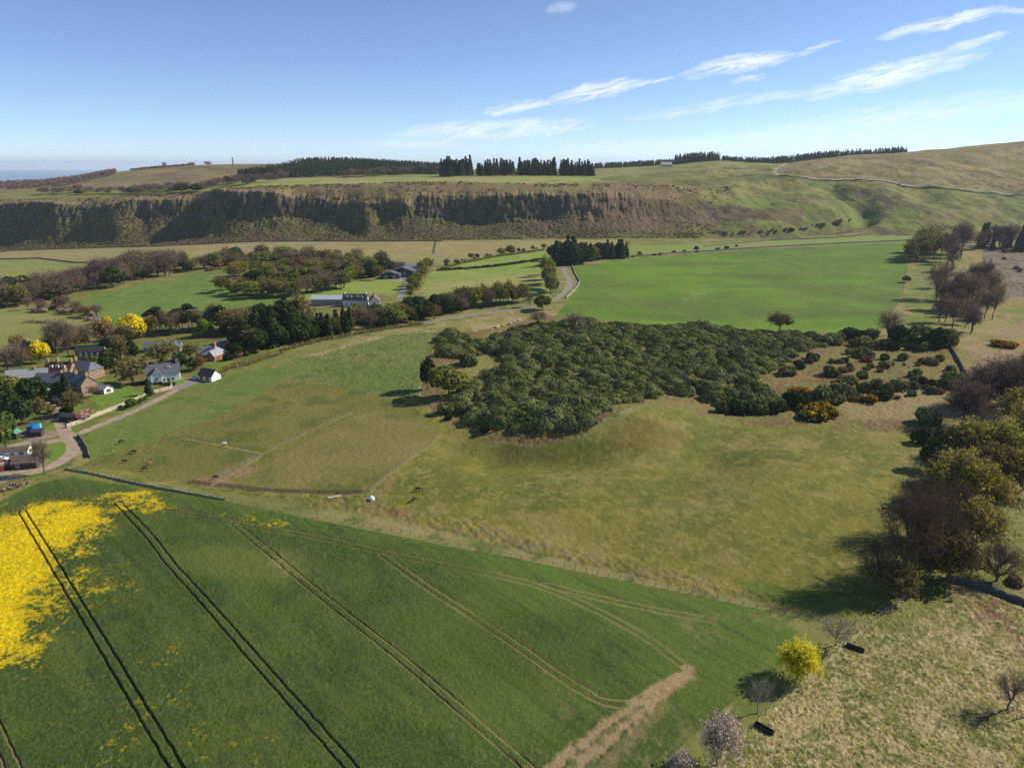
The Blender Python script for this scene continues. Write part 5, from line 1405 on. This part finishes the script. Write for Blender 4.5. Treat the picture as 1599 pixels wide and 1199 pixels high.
belt([(345, 522), (380, 518), (420, 512), (450, 506)], 34, [('rust', 2), ('bare', 3), ('olive', 2), ('pine', 1), ('dark', 2), ('gorse', 1)], (24, 38), .9, (8, 6), 'between the brick house and the dark conifers', 'between the brick house and the conifers', 70)
belt([(405, 536), (430, 534), (470, 526)], 28, [('spruce', 5), ('dark', 3), ('olive', 1)], (34, 60), .8, (8, 9), 'in the tall left part of the dark clump below the farmhouse', 'in the tall part of the dark clump', 71)
belt([(470, 530), (510, 523), (548, 515)], 22, [('spruce', 4), ('dark', 4), ('olive', 1)], (26, 40), .85, (8, 6), 'in the low right part of the dark clump below the farmhouse', 'in the low part of the dark clump', 171)
belt([(376, 548), (410, 544), (440, 540)], 8, [('dark', 3), ('olive', 2), ('spruce', 1)], (24, 40), .9, (8, 4), 'at the lower left of the dark clump', 'at the foot of the dark clump', 72)
belt([(545, 506), (590, 506), (640, 498), (680, 490)], 50, [('olive', 3), ('bare', 2), ('purple', 2), ('dark', 2), ('spring', 1)], (15, 27), 1.0, (8, 7), 'between the farmhouse and the road', 'between the farmhouse and the road', 73)
belt([(690, 487), (740, 480), (790, 474), (822, 470)], 44, [('spring', 4), ('olive', 3), ('bare', 2)], (20, 34), .62, (5, 3), 'in the row below the pale green field', 'in the row below the pale green field', 74)
belt([(650, 494), (700, 488), (735, 484)], 16, [('purple', 4), ('dark', 2)], (18, 34), 1.0, (6, 3), 'at the near roadside left of the pale green row', 'at the roadside', 75)
belt([(634, 466), (648, 450), (662, 430), (672, 415)], 14, [('spring', 3), ('olive', 1)], (12, 20), .8, (5, 4), 'along the farm drive', 'along the farm drive', 76)
belt([(690, 417), (720, 409), (770, 399), (850, 388)], 20, [('olivescrub', 2), ('darkscrub', 2), ('olive', 2)], (8, 14), 1.0, (6, 2), 'along the hedge above the pale green field', 'along the upper hedge', 77)
belt([(852, 428), (856, 440), (860, 452), (862, 464)], 14, [('spring', 3), ('olive', 3), ('green', 1)], (22, 34), .55, (6, 4), 'lining the road west of the bend', 'lining the road bend', 78)
belt([(868, 412), (890, 411), (915, 409)], 18, [('spruce', 4), ('dark', 3)], (26, 38), .9, (6, 4), 'in the copse above the road bend', 'in the copse above the road bend', 79)
belt([(915, 407), (945, 404), (976, 402)], 24, [('spruce', 2), ('olive', 2), ('dark', 2)], (16, 28), .9, (5, 3), 'at the low right end of the copse above the road bend', 'at the end of the copse', 80)
belt([(985, 401), (1030, 397), (1100, 391), (1160, 387)], 12, [('darkscrub', 2), ('barescrub', 1), ('olivescrub', 1)], (8, 16), 1.0, (6, 2), 'on the wall at the top of the big green field', 'on the top wall', 81)
belt([(1120, 368), (1170, 366), (1220, 362), (1260, 358), (1290, 352), (1330, 344)], 40, [('barescrub', 1), ('brown', 5), ('darkscrub', 1)], (6, 14), .9, (8, 3), 'along the burn at the foot of the hill', 'along the burn', 82)
belt([(1424, 408), (1445, 402), (1465, 400)], 12, [('olive', 5), ('oak', 1)], (28, 42), .8, (6, 8), 'at the far right corner of the big green field', 'at the far right corner of the green field', 83)
belt([(1478, 425), (1488, 400), (1505, 395)], 7, [('purple', 1)], (40, 56), .5, (7, 6), 'in the small stand right of the big green field', 'right of the green field', 84)
belt([(1462, 470), (1490, 462), (1520, 470), (1535, 490)], 17, [('purple', 3), ('bare', 4)], (38, 60), .6, (22, 30), 'in the tall purplish stand at the right', 'in the tall purplish stand', 85)
belt([(1470, 500), (1500, 510), (1530, 515)], 7, [('purple', 1), ('bare', 1)], (36, 54), .6, (14, 8), 'on the near side of the tall purplish stand', 'on the near side of the purplish stand', 86)
belt([(1524, 386), (1545, 388), (1580, 389), (1640, 390)], 24, [('spruce', 1), ('spruce_slim', 3), ('purple', 2)], (20, 38), .85, (8, 4), 'at the right edge above the felled ground', 'above the felled ground', 87)
belt([(1560, 400), (1620, 420), (1600, 450)], 8, [('barescrub', 2), ('brown', 1)], (10, 20), 1, (12, 12), 'on the felled ground at the right', 'on the felled ground', 88)
# left hill: bare trees along its foot
belt([(210, 303), (270, 300), (330, 294), (400, 284), (450, 279)], 75, [('purple', 3), ('bare', 1), ('dark', .3)], (8, 15), 1.3, (8, 3), 'in the line at the foot of the left hill', 'at the foot of the left hill', 89)
belt([(60, 304), (110, 303), (160, 302), (215, 302)], 40, [('purple', 3), ('bare', 2), ('dark', .5)], (6, 13), 1.3, (8, 2), 'on the crag top at the far left', 'on the far left crag top', 90)
belt([(540, 277), (600, 274), (650, 271), (685, 270)], 40, [('purple', 1), ('rust', .3)], (8, 13), 1.3, (6, 1), 'in front of the far conifer forest', 'in front of the far forest', 91)
for px, py, h, w, lab in [(257, 262, 9, 8, 'tiny leaning tree on the left hill skyline'), (300, 262, 9, 13, 'flat-topped tree on the left hill skyline'), (325, 260, 8, 14, 'low dark tree on the left hill skyline right of the flat-topped one'), (133, 284, 10, 9, 'small tree on the sloping skyline at the far left')]:
    plant('bare', px, py, h, w, lab, None, 'bare_tree')
# the belts: the trees that show largest stand as objects; the smallest ones, past 250 of a kind, as one mass
DEFER.sort(key=lambda d: -d[0])
_seen, _rest = {}, []
for d in DEFER:
    h, k, px, py, hp, wp, lab, grp, nm, ct = d
    _seen[nm] = _seen.get(nm, 0) + 1
    if _seen[nm] <= (235 if nm == 'bare_tree' else 270): plant(k, px, py, hp, wp, lab, grp, nm, ct)
    else: _rest.append(d)
if _rest:
    Vs, Fs, T, MI, o_, ml = [], [], [], [], 0, []
    for h, k, px, py, hp, wp, *_ in _rest:
        p = pix(px, py); hm, wm = metres(p, hp * 1.1, wp * 1.18)
        tr, cr, h0, w0 = proto(k)[int(RG.integers(0, 3))]
        n = len(cr.vertices); co = np.zeros(n * 3, np.float32); cr.vertices.foreach_get('co', co); co = co.reshape(-1, 3)
        fq = np.zeros(len(cr.loops), np.int32); cr.loops.foreach_get('vertex_index', fq); fq = fq.reshape(-1, 4)
        tn = np.zeros(n, np.float32); cr.attributes['tone'].data.foreach_get('value', tn)
        mi = np.zeros(len(fq), np.int32); cr.polygons.foreach_get('material_index', mi)
        mp = []
        for m in cr.materials:
            if m not in ml: ml.append(m)
            mp.append(ml.index(m))
        sub = np.nonzero(RG.uniform(0, 1, len(fq)) < .5)[0]         # far off: half the twigs, a little wider
        fq = fq[sub]; vv = co[fq.ravel()].reshape(-1, 4, 3); cn = vv.mean(1, keepdims=True); vv = cn + (vv - cn) * 1.35
        a = RG.uniform(0, 6.28); c, s_ = math.cos(a), math.sin(a)
        vv = vv.reshape(-1, 3) * np.array([wm / w0, wm / w0, hm / h0]); vv = np.stack([vv[:, 0] * c - vv[:, 1] * s_, vv[:, 0] * s_ + vv[:, 1] * c, vv[:, 2]], 1) + p
        Vs.append(vv); T.append(tn[fq.ravel()]); MI.append(np.array(mp)[mi[sub]]); Fs.append(np.arange(len(vv)).reshape(-1, 4) + o_); o_ += len(vv)
    me = mesh_np('distant_trees', np.concatenate(Vs), np.concatenate(Fs), ml, False, {'tone': np.concatenate(T)}, np.concatenate(MI))
    tag(link('distant_trees', me), 'small bare trees in lines along the crag top, the left hill foot and the far belts', 'trees', kind='stuff')
# conifers standing on the plateau, each on its own
rc = np.random.default_rng(5)
for a, b, n, hh, lab in [(688, 738, 20, 30, 'densest left block of the plateau conifers'), (744, 778, 9, 25, 'thin second group of the plateau conifers'), (780, 802, 6, 26, 'small third group of the plateau conifers'), (808, 868, 20, 27, 'long fourth block of the plateau conifers'), (874, 926, 18, 24, 'right-hand block of the plateau conifers')]:
    for q in range(n):
        px = a + (b - a) * (q + rc.uniform(.1, .9)) / n
        u_ = (px - W / 2) / 1150; Yc = 1420 + rc.uniform(-25, 45); X = u_ * Yc
        p = np.array([X, Yc, float(E(X, Yc))]); hm, wm = metres(p, hh * rc.uniform(.72, 1.08), 11 * rc.uniform(.8, 1.2))
        plant('spruce' if rc.uniform() < .6 else 'spruce_slim', 0, 0, 0, 0, 'dark conifer in the ' + lab, lab, 'conifer_tree', at=p, hm=hm, wm=wm)


# far woods that read as one mass
def far_wood(name, label, pts, n, h, w, mat, seed, kind='cone'):
    """pts: (photo x, nearest Y, farthest Y)"""
    rng = np.random.default_rng(seed); P = np.array(pts, float)
    px = rng.uniform(P[0, 0], P[-1, 0], n); t = rng.uniform(0, 1, n)
    y = np.interp(px, P[:, 0], P[:, 1]) * (1 - t) + np.interp(px, P[:, 0], P[:, 2]) * t
    x = (px - W / 2) / 1155 * y; z = E(x, y); Vs, Fs, T = [], [], []; o = 0
    for i in range(n):
        hh = h * rng.uniform(.75, 1.15); r = w * rng.uniform(.8, 1.2)
        m = 46
        if kind == 'cone':
            zz = rng.uniform(0, 1, m) ** 1.2; rr = r * (1 - zz) + .15; th = rng.uniform(0, 6.28, m)
            d = np.stack([np.cos(th), np.sin(th), np.full(m, .6)], 1)
            C = np.stack([np.cos(th) * rr, np.sin(th) * rr, .06 * hh + zz * hh], 1)
        else:
            d = unit(rng.normal(size=(m, 3))); C = d * np.array([r, r, hh * .45]) * rng.uniform(.7, 1, (m, 1)) + np.array([0, 0, hh * .55])
        V, Fq = quads(C + np.array([x[i], y[i], z[i]]), 1.0 if kind == 'cone' else .9, rng, d, .6)
        Vs.append(V); Fs.append(Fq + o); o += len(V); T.append(np.clip(rng.uniform(0, 1) * .6 + rng.uniform(0, .4, m), 0, 1))
    me = mesh_np(name, np.concatenate(Vs), np.concatenate(Fs), [MATS[mat]], False, {'tone': np.repeat(np.concatenate(T), 4)})
    return tag(link(name, me), label, 'wood', kind='stuff')


far_wood('conifer_forest', 'dark conifer forest on the far hill left of centre', [(372, 1500, 1505), (400, 1500, 1570), (440, 1490, 1720), (490, 1490, 2050), (560, 1530, 2160), (640, 1560, 2160), (690, 1570, 2160)], 2300, 15, 3.4, 'conifer', 301)
far_wood('conifer_forest', 'thin dark wood along the skyline right of the plateau conifers', [(928, 2000, 2160), (1000, 2000, 2160), (1056, 1950, 2100)], 340, 13, 4, 'conifer', 302)
far_wood('conifer_forest', 'dark hump of wood on the skyline above the grassy hill', [(1052, 1850, 1990), (1085, 1830, 1960), (1122, 1830, 1930)], 260, 21, 5, 'conifer', 303)
far_wood('conifer_forest', 'long dark wood on the skyline left of the right-hand moor', [(1125, 1840, 1960), (1200, 1830, 1960), (1236, 1800, 1960), (1300, 1850, 2000), (1410, 1930, 2040)], 700, 15, 4.5, 'conifer', 304)
far_wood('bare_woodland', 'grey bare woodland on the low skyline at the far left', [(-150, 1600, 2300), (0, 1600, 2280), (90, 1650, 2250), (180, 1900, 2200)], 1100, 12, 6.5, 'purple', 305, 'round')
far_wood('bare_woodland', 'strip of brown trees along the left hill crest', [(205, 2030, 2090), (255, 2020, 2080), (300, 2000, 2060)], 110, 5, 5, 'purple', 306, 'round')

# ------------------------------------------------------------------ vehicles, animals, small things
def paint_mat(n, c): 
    return simple_mat(n, c, .35, .5)


def car(name, label, px, py, rot, c, cat='car', L=4.3, Wd=1.8, hh=1.5, van=False):
    p = pix(px, py); r = empty(name, (p[0], p[1], p[2] + .02), R(rot)); tag(r, label, cat)
    h = L / 2
    pr = [(-h, .35), (-h + .1, .85), (-h + .35, .95), (-h + (.5 if van else .9), hh), (h * .25 if not van else h * .55, hh), (h * .55 if not van else h * .8, .98), (h - .1, .82), (h, .5), (h, .32), (-h + .05, .3)]
    V, Fs = prism(pr, -Wd / 2, Wd / 2)
    poly_obj('body', V, Fs, [paint_mat('car_paint', c)], r, bevel=.12)
    for s in (-1, 1):
        q = [(-h + .75 if van else -h + 1.05, hh - .12), (h * .2, hh - .12), (h * .45, 1.02), (-h + .6, 1.02)]
        y = s * (Wd / 2 + .004); V, Fs = prism(q, min(y, y + s * .012), max(y, y + s * .012)); poly_obj('side_window', V, Fs, [GLASS], r)
    a, b = pr[4], pr[5]
    n_ = unit(np.array([b[1] - a[1], 0, -(b[0] - a[0])]) * -1.0) * .012
    if n_[2] < 0: n_ = -n_
    A, B = np.array([a[0], 0, a[1]]) + n_, np.array([b[0], 0, b[1]]) + n_
    d = (B - A) * .1; w = np.array([0, Wd / 2 - .18, 0])
    poly_obj('windscreen', [A + d - w, A + d + w, B - d + w, B - d - w], [(0, 1, 2, 3)], [GLASS], r)
    for x in (-h * .62, h * .62):
        for s in (-1, 1):
            C = np.array([[x, s * (Wd / 2 - .2), .33]]); V, Fq = tubes(C, C + np.array([[0, s * .22, 0]]), [.33], [.33], 14)
            V = np.concatenate([V, C, C + np.array([[0, s * .22, 0]])]); Fs = [tuple(f) for f in Fq] + [(i, (i + 1) % 14, 28) for i in range(14)] + [(14 + i, 14 + (i + 1) % 14, 29) for i in range(14)]
            poly_obj('wheel', V, Fs, [RUBBER], r)
    return r


car('parked_car', 'white car parked between the garage and white cottage', 304, 592, 15, lin(226, 228, 230))
car('parked_van', 'white van parked beside the dark trees of the stone house drive', 78, 615, -40, lin(228, 228, 230), 'van', 5.0, 2.0, 2.1, True)
car('parked_car', 'white car parked right below the white van', 88, 624, -50, lin(216, 218, 222))
car('parked_car', 'dark car parked at the shed below the pink shrub', 112, 662, -30, lin(50, 54, 62))
car('parked_car', 'dark red car with pale roof at the left edge of the yard', 2, 735, 80, lin(110, 34, 40))
car('parked_car', 'white car at the left edge beside the mobile home', 2, 719, 10, lin(224, 226, 228))
car('parked_car', 'white car driving on the moor road', 1405, 288, -5, lin(230, 230, 230), L=5.5, Wd=2.2, hh=2)
gabled('cart_shed', 'small dark cart shed under the round olive tree', 109, 656, 6, 4, 2.3, 3.2, -12, 'wood', 'dark', [], [], (), 0, cat='shed')
gabled('log_store', 'open log store with flat dark roof beside the blue lorry', 60, 680, 3.5, 3, 2.2, 2.8, 10, 'wood', 'dark', [], [], (), 0, cat='shed')

p = pix(55, 674); r = empty('lorry', (p[0], p[1], p[2]), R(95)); tag(r, 'blue horse lorry parked in the yard among the trees', 'lorry')
V, Fs = prism([(-3.2, .8), (-3.2, 3.3), (1.6, 3.3), (1.6, .8)], -1.25, 1.25); poly_obj('box_body', V, Fs, [paint_mat('blue_paint', lin(28, 108, 164))], r, bevel=.1)
V, Fs = prism([(1.65, .6), (1.65, 2.6), (2.6, 2.6), (3.1, 1.6), (3.2, .6)], -1.15, 1.15); poly_obj('cab', V, Fs, [paint_mat('pale_blue_paint', lin(120, 180, 206))], r, bevel=.12)
V, Fs = [(2.67, -1, 2.5), (2.67, 1, 2.5), (3.1, 1, 1.7), (3.1, -1, 1.7)], [(0, 1, 2, 3)]; poly_obj('windscreen', V, Fs, [GLASS], r)
for x in (-2.2, 2.3):
    for s in (-1, 1):
        C = np.array([[x, s * .95, .45]]); V, Fq = tubes(C, C + np.array([[0, s * .25, 0]]), [.45], [.45], 14); V = np.concatenate([V, C + np.array([[0, s * .25, 0]])])
        poly_obj('wheel', V, [tuple(f) for f in Fq] + [(14 + i, 14 + (i + 1) % 14, 28) for i in range(14)], [RUBBER], r)
V, Fq = box(-.02, -1.1, .05, .02, 1.1, 1.1)
# small yellow digger by the mobile home
p = pix(29, 707); r = empty('mini_digger', (p[0], p[1], p[2]), R(20)); tag(r, 'small orange-yellow digger by the end of the mobile home', 'digger')
YEL = paint_mat('yellow_paint', lin(226, 160, 36))
V, Fq = join(box(-.9, -.8, 0, .9, -.5, .45), box(-.9, .5, 0, .9, .8, .45)); poly_obj('track', V, Fq, [RUBBER], r, bevel=.1)
V, Fq = join(box(-.8, -.6, .5, .6, .6, 1.1)); poly_obj('body', V, Fq, [YEL], r, bevel=.08)
V, Fq = box(-.3, -.5, 1.1, .5, .3, 2.2); poly_obj('cab', V, Fq, [GLASS], r, bevel=.06)
V, Fq = join(tubes(np.array([[.6, .4, .9], [1.7, .4, 2.3]]), np.array([[1.7, .4, 2.3], [2.4, .4, .9]]), [.14, .12], [.12, .1], 6)); poly_obj('boom', V, Fq, [YEL], r)


def horse_mesh(name, c):
    """a grazing horse as one skinned body, facing +X"""
    pts = {'pelvis': (-.62, 0, 1.22, .30), 'loin': (-.25, 0, 1.20, .29), 'chest': (.30, 0, 1.12, .31), 'withers': (.50, 0, 1.18, .25), 'neck1': (.82, 0, 1.12, .17), 'neck2': (1.12, 0, .78, .13), 'poll': (1.32, 0, .50, .115), 'jaw': (1.42, 0, .30, .10), 'muzzle': (1.47, 0, .08, .065),
           'dock': (-.90, 0, 1.24, .08), 'tail1': (-1.02, 0, .95, .07), 'tail2': (-1.04, 0, .5, .06)}
    E_ = [('pelvis', 'loin'), ('loin', 'chest'), ('chest', 'withers'), ('withers', 'neck1'), ('neck1', 'neck2'), ('neck2', 'poll'), ('poll', 'jaw'), ('jaw', 'muzzle'), ('pelvis', 'dock'), ('dock', 'tail1'), ('tail1', 'tail2')]
    for s, y in (('l', .17), ('r', -.17)):
        k = .08 if s == 'l' else -.08
        pts.update({'sh' + s: (.42, y, .92, .15), 'kn' + s: (.44 + k, y, .48, .065), 'ff' + s: (.42 + k * 1.4, y, .10, .05), 'fh' + s: (.48 + k * 1.4, y, .03, .055),
                    'th' + s: (-.62, y, .95, .19), 'st' + s: (-.50 - k, y, .74, .11), 'ho' + s: (-.76 - k, y, .50, .065), 'hf' + s: (-.72 - k, y, .10, .05), 'hh' + s: (-.66 - k, y, .03, .055), 'ea' + s: (1.26, y * .45, .60, .03)})
        E_ += [('chest', 'sh' + s), ('sh' + s, 'kn' + s), ('kn' + s, 'ff' + s), ('ff' + s, 'fh' + s), ('pelvis', 'th' + s), ('th' + s, 'st' + s), ('st' + s, 'ho' + s), ('ho' + s, 'hf' + s), ('hf' + s, 'hh' + s), ('poll', 'ea' + s)]
    K = list(pts); me = bpy.data.meshes.new(name); me.from_pydata([pts[k][:3] for k in K], [(K.index(a), K.index(b)) for a, b in E_], [])
    o = bpy.data.objects.new(name, me); col.objects.link(o)
    m = o.modifiers.new('skin', 'SKIN')
    for i, k in enumerate(K): me.skin_vertices[0].data[i].radius = (pts[k][3], pts[k][3])
    me.skin_vertices[0].data[0].use_root = True
    o.modifiers.new('sub', 'SUBSURF').levels = 1
    ev = o.evaluated_get(bpy.context.evaluated_depsgraph_get()); r = bpy.data.meshes.new_from_object(ev)
    bpy.data.objects.remove(o); r.materials.clear(); r.materials.append(simple_mat(name + '_coat', c, .7, .2, (2.5, .15)))
    r.polygons.foreach_set('use_smooth', [True] * len(r.polygons)); r.name = name
    return r


HB, HW, HC = horse_mesh('dark_horse', lin(44, 36, 32)), horse_mesh('white_horse', lin(222, 218, 210)), horse_mesh('chestnut_horse', lin(176, 118, 66))
for me, px, py, rot, lab in [(HW, 350, 696, 200, 'white horse grazing alone by the electric fence'), (HB, 190, 692, 20, 'black horse in the bright strip above the paddocks'), (HB, 209, 708, 170, 'dark horse high in the left corner of the paddock'), (HB, 195, 723, 10, 'dark pony nearest the lane in the paddock'),
                             (HC, 233, 727, 15, 'chestnut horse grazing in the left paddock'), (HB, 226, 735, 190, 'dark horse just below the chestnut one'), (HB, 337, 748, 180, 'dark horse on the bare earth patch'),
                             (HB, 653, 767, 5, 'dark horse at the left end of the large tussocky field'), (HB, 646, 783, 60, 'second dark horse in the large tussocky field, closer to the white bale')]:
    p = pix(px, py); o = link('horse', me); o.location = p; o.rotation_euler = (0, 0, R(rot)); tag(o, lab, 'horse')

# white wrapped bale
t = np.linspace(0, 2 * math.pi, 25)[:-1]; V = []; prof = [(0, -.62), (.52, -.62), (.62, -.5), (.64, 0), (.62, .5), (.52, .62), (0, .62)]
for r_, y in prof: V += [(max(r_, .01) * math.cos(a) * 1.25, y * 1.2, max(r_, .01) * math.sin(a) * 1.25) for a in t]
Fs = [(i * 24 + k, i * 24 + (k + 1) % 24, (i + 1) * 24 + (k + 1) % 24, (i + 1) * 24 + k) for i in range(6) for k in range(24)]
o = poly_obj('round_bale', V, Fs, [simple_mat('white_wrap', lin(232, 232, 234), .35, .5, (2, .05))], None, smooth=True); p = pix(581, 782); o.location = (p[0], p[1], p[2] + .76); o.rotation_euler = (0, 0, R(30)); tag(o, 'white wrapped round bale below the bare earth patch', 'bale')
p = pix(522, 777); V, Fq = join(box(-2, -.3, .0, 2, .3, .5)); o = poly_obj('feed_trough', V, Fq, [simple_mat('pale_trough', lin(200, 196, 186), .7, .3)], None, bevel=.06); o.location = p; o.rotation_euler = (0, 0, R(20)); tag(o, 'pale low trough left of the white bale', 'trough')

# dark timber jumps standing on the straw-coloured grass
for px, py, rot, lab in [(1335, 1014, -38, 'dark long timber trough near the upper fence corner'), (1193, 1140, -44, 'dark long timber trough beside the lower stretch of fence')]:
    p = pix(px, py); r = empty('timber_trough', (p[0], p[1], p[2]), R(rot)); tag(r, lab, 'trough')
    V, Fq = join(box(-1.8, -.42, .28, 1.8, -.34, .85), box(-1.8, .34, .28, 1.8, .42, .85), box(-1.8, -.338, .28, -1.72, .338, .85), box(1.72, -.338, .28, 1.8, .338, .85), box(-1.718, -.338, .28, 1.718, .338, .34)); poly_obj('trough_box', V, Fq, [simple_mat('dark_wood', lin(38, 36, 36), .8, .2)], r)
    for x in (-1.4, 1.4):
        V, Fq = join(box(x - .08, -.33, -.1, x + .08, -.2, .278), box(x - .08, .2, -.1, x + .08, .33, .278)); poly_obj('leg', V, Fq, [STEEL], r)
p = pix(1587, 1117); r = empty('tree_guard', (p[0], p[1], p[2]), R(15)); tag(r, 'weathered wooden rail pen beside the lone bare tree', 'rail pen')
WOODP = simple_mat('weathered_rail', lin(150, 136, 118), .9, .1)
for x in (-1.1, 0, 1.1):
    for y in (-.9, .9): V, Fq = box(x - .07, y - .07, -.2, x + .07, y + .07, 1.4); poly_obj('post', V, Fq, [WOODP], r)
for y in (-.98, .98):
    for z in (.35, .8, 1.2): V, Fq = box(-1.25, y - .02, z, 1.25, y + .02, z + .1); poly_obj('rail', V, Fq, [WOODP], r)
p = pix(186, 658); r = empty('gate', (p[0], p[1], p[2]), R(28)); tag(r, 'pale metal field gate on the village lane', 'gate')
GALV = simple_mat('galvanised', lin(196, 198, 198), .4, .5)
for x in (-1.9, 1.9): V, Fq = box(x - .1, -.1, -.2, x + .1, .1, 1.5); poly_obj('post', V, Fq, [WOODP], r)
V, Fq = join(*[box(-1.78, -.03, z, 1.78, .03, z + .06) for z in (.2, .42, .64, .86, 1.1)], *[box(x - .03, -.035, .15, x + .03, .035, 1.2) for x in (-1.74, 0, 1.74)]); poly_obj('bars', V, Fq, [GALV], r)
# boulders on the brown bank
rb_ = np.random.default_rng(8)
for px, py, s in [(776, 512, 1.5), (786, 509, 1.0), (797, 506, 1.3), (803, 503, 1.0), (810, 501, 1.2), (768, 515, .8)]:
    d = unit(rb_.normal(size=(220, 3)))
    import bmesh
    bm = bmesh.new(); bmesh.ops.create_icosphere(bm, subdivisions=3, radius=1)
    for v in bm.verts:
        k = .75 + .5 * float(vnoise(v.co.x * 1.6 + px, v.co.y * 1.6 + v.co.z * 2.1, 5)); v.co = v.co * k; v.co.z *= .7
    me = bpy.data.meshes.new('boulder'); bm.to_mesh(me); bm.free(); me.materials.append(simple_mat('pale_rock', lin(190, 180, 168), .9, .1, (2, .2)))
    o = link('boulder', me); p = pix(px, py); o.location = (p[0], p[1], p[2] + s * .25); o.scale = (s, s, s); tag(o, 'pale boulder on the brown bank between the road and the scrub', 'boulder', 'boulders on the bank')
# mast on the left hill
p = pix(364, 258.5); V, Fq = join(*[box(x - .25, y - .25, -1, x + .25, y + .25, 20) for x, y in ((-.9, -.9), (.9, -.9), (.9, .9), (-.9, .9))], *[box(-1.1, -1.1, z, 1.1, 1.1, z + .3) for z in range(2, 20, 3)], box(-3.2, -.2, 16, 3.2, .2, 16.5))
o = poly_obj('radio_mast', V, Fq, [STEEL], None); o.location = p; tag(o, 'thin mast on the top of the left hill', 'mast')

# ------------------------------------------------------------------ the air: pale blue haze over the whole valley
V, Fq = box(-45000, -3000, -156, 25000, 45000, 330)
# bracken, gorse and stones scattered over the scree and the ledges of the crag
rng = np.random.default_rng(77); n = 9000
uq = rng.uniform(-.78, .30, n); t = rng.uniform(0, 1, n)
lo = np.interp(uq, UT, LY[3]); md = np.interp(uq, UT, LY[4]); hi = np.interp(uq, UT, LY[6])
yq = np.where(t < .55, lo + (md - lo) * t / .55, md + (hi - md) * (t - .55) / .45); xq = uq * yq
k = (fbm(xq / 24, yq / 24, 3, 401) > .45) & ((t < .52) | (t > .88) | (rng.uniform(0, 1, n) < .22)); xq, yq, t = xq[k], yq[k], t[k]; zq = E(xq, yq)
P = np.stack([xq, yq, zq], 1); m = 9; P = np.repeat(P, m, 0); d = unit(rng.normal(size=P.shape)); d[:, 2] = np.abs(d[:, 2])
r_ = np.repeat(rng.uniform(.8, 2.6, len(xq)), m)[:, None]
V_, F_ = quads(P + d * r_ * np.array([1, 1, .7]), .8, rng, d, .6)
tn = np.repeat(np.repeat(rng.uniform(0, 1, len(xq)), m), 4); mi = np.repeat(rng.integers(0, 4, len(xq)), m)
tag(link('crag_scrub', mesh_np('crag_scrub', V_, F_, [MATS['olive'], MATS['rust'], MATS['bare'], MATS['scrub']], False, {'tone': tn}, mi)), 'low scrub and bracken scattered over the crag and the scree below it', 'scrub', kind='stuff')
hz = link('haze', mesh_np('haze', V, Fq, []))
m = bpy.data.materials.new('haze'); m.use_nodes = True; nt = m.node_tree; nt.nodes.clear(); g = N(nt)
vo = g.n('ShaderNodeVolumePrincipled', Density=0.00004, Anisotropy=0.2); vo.inputs['Color'].default_value = (.78, .87, 1.0, 1)
out = nt.nodes.new('ShaderNodeOutputMaterial'); nt.links.new(vo.outputs[0], out.inputs['Volume'])
hz.data.materials.append(m); tag(hz, 'thin blue haze over the valley', 'haze', kind='stuff')
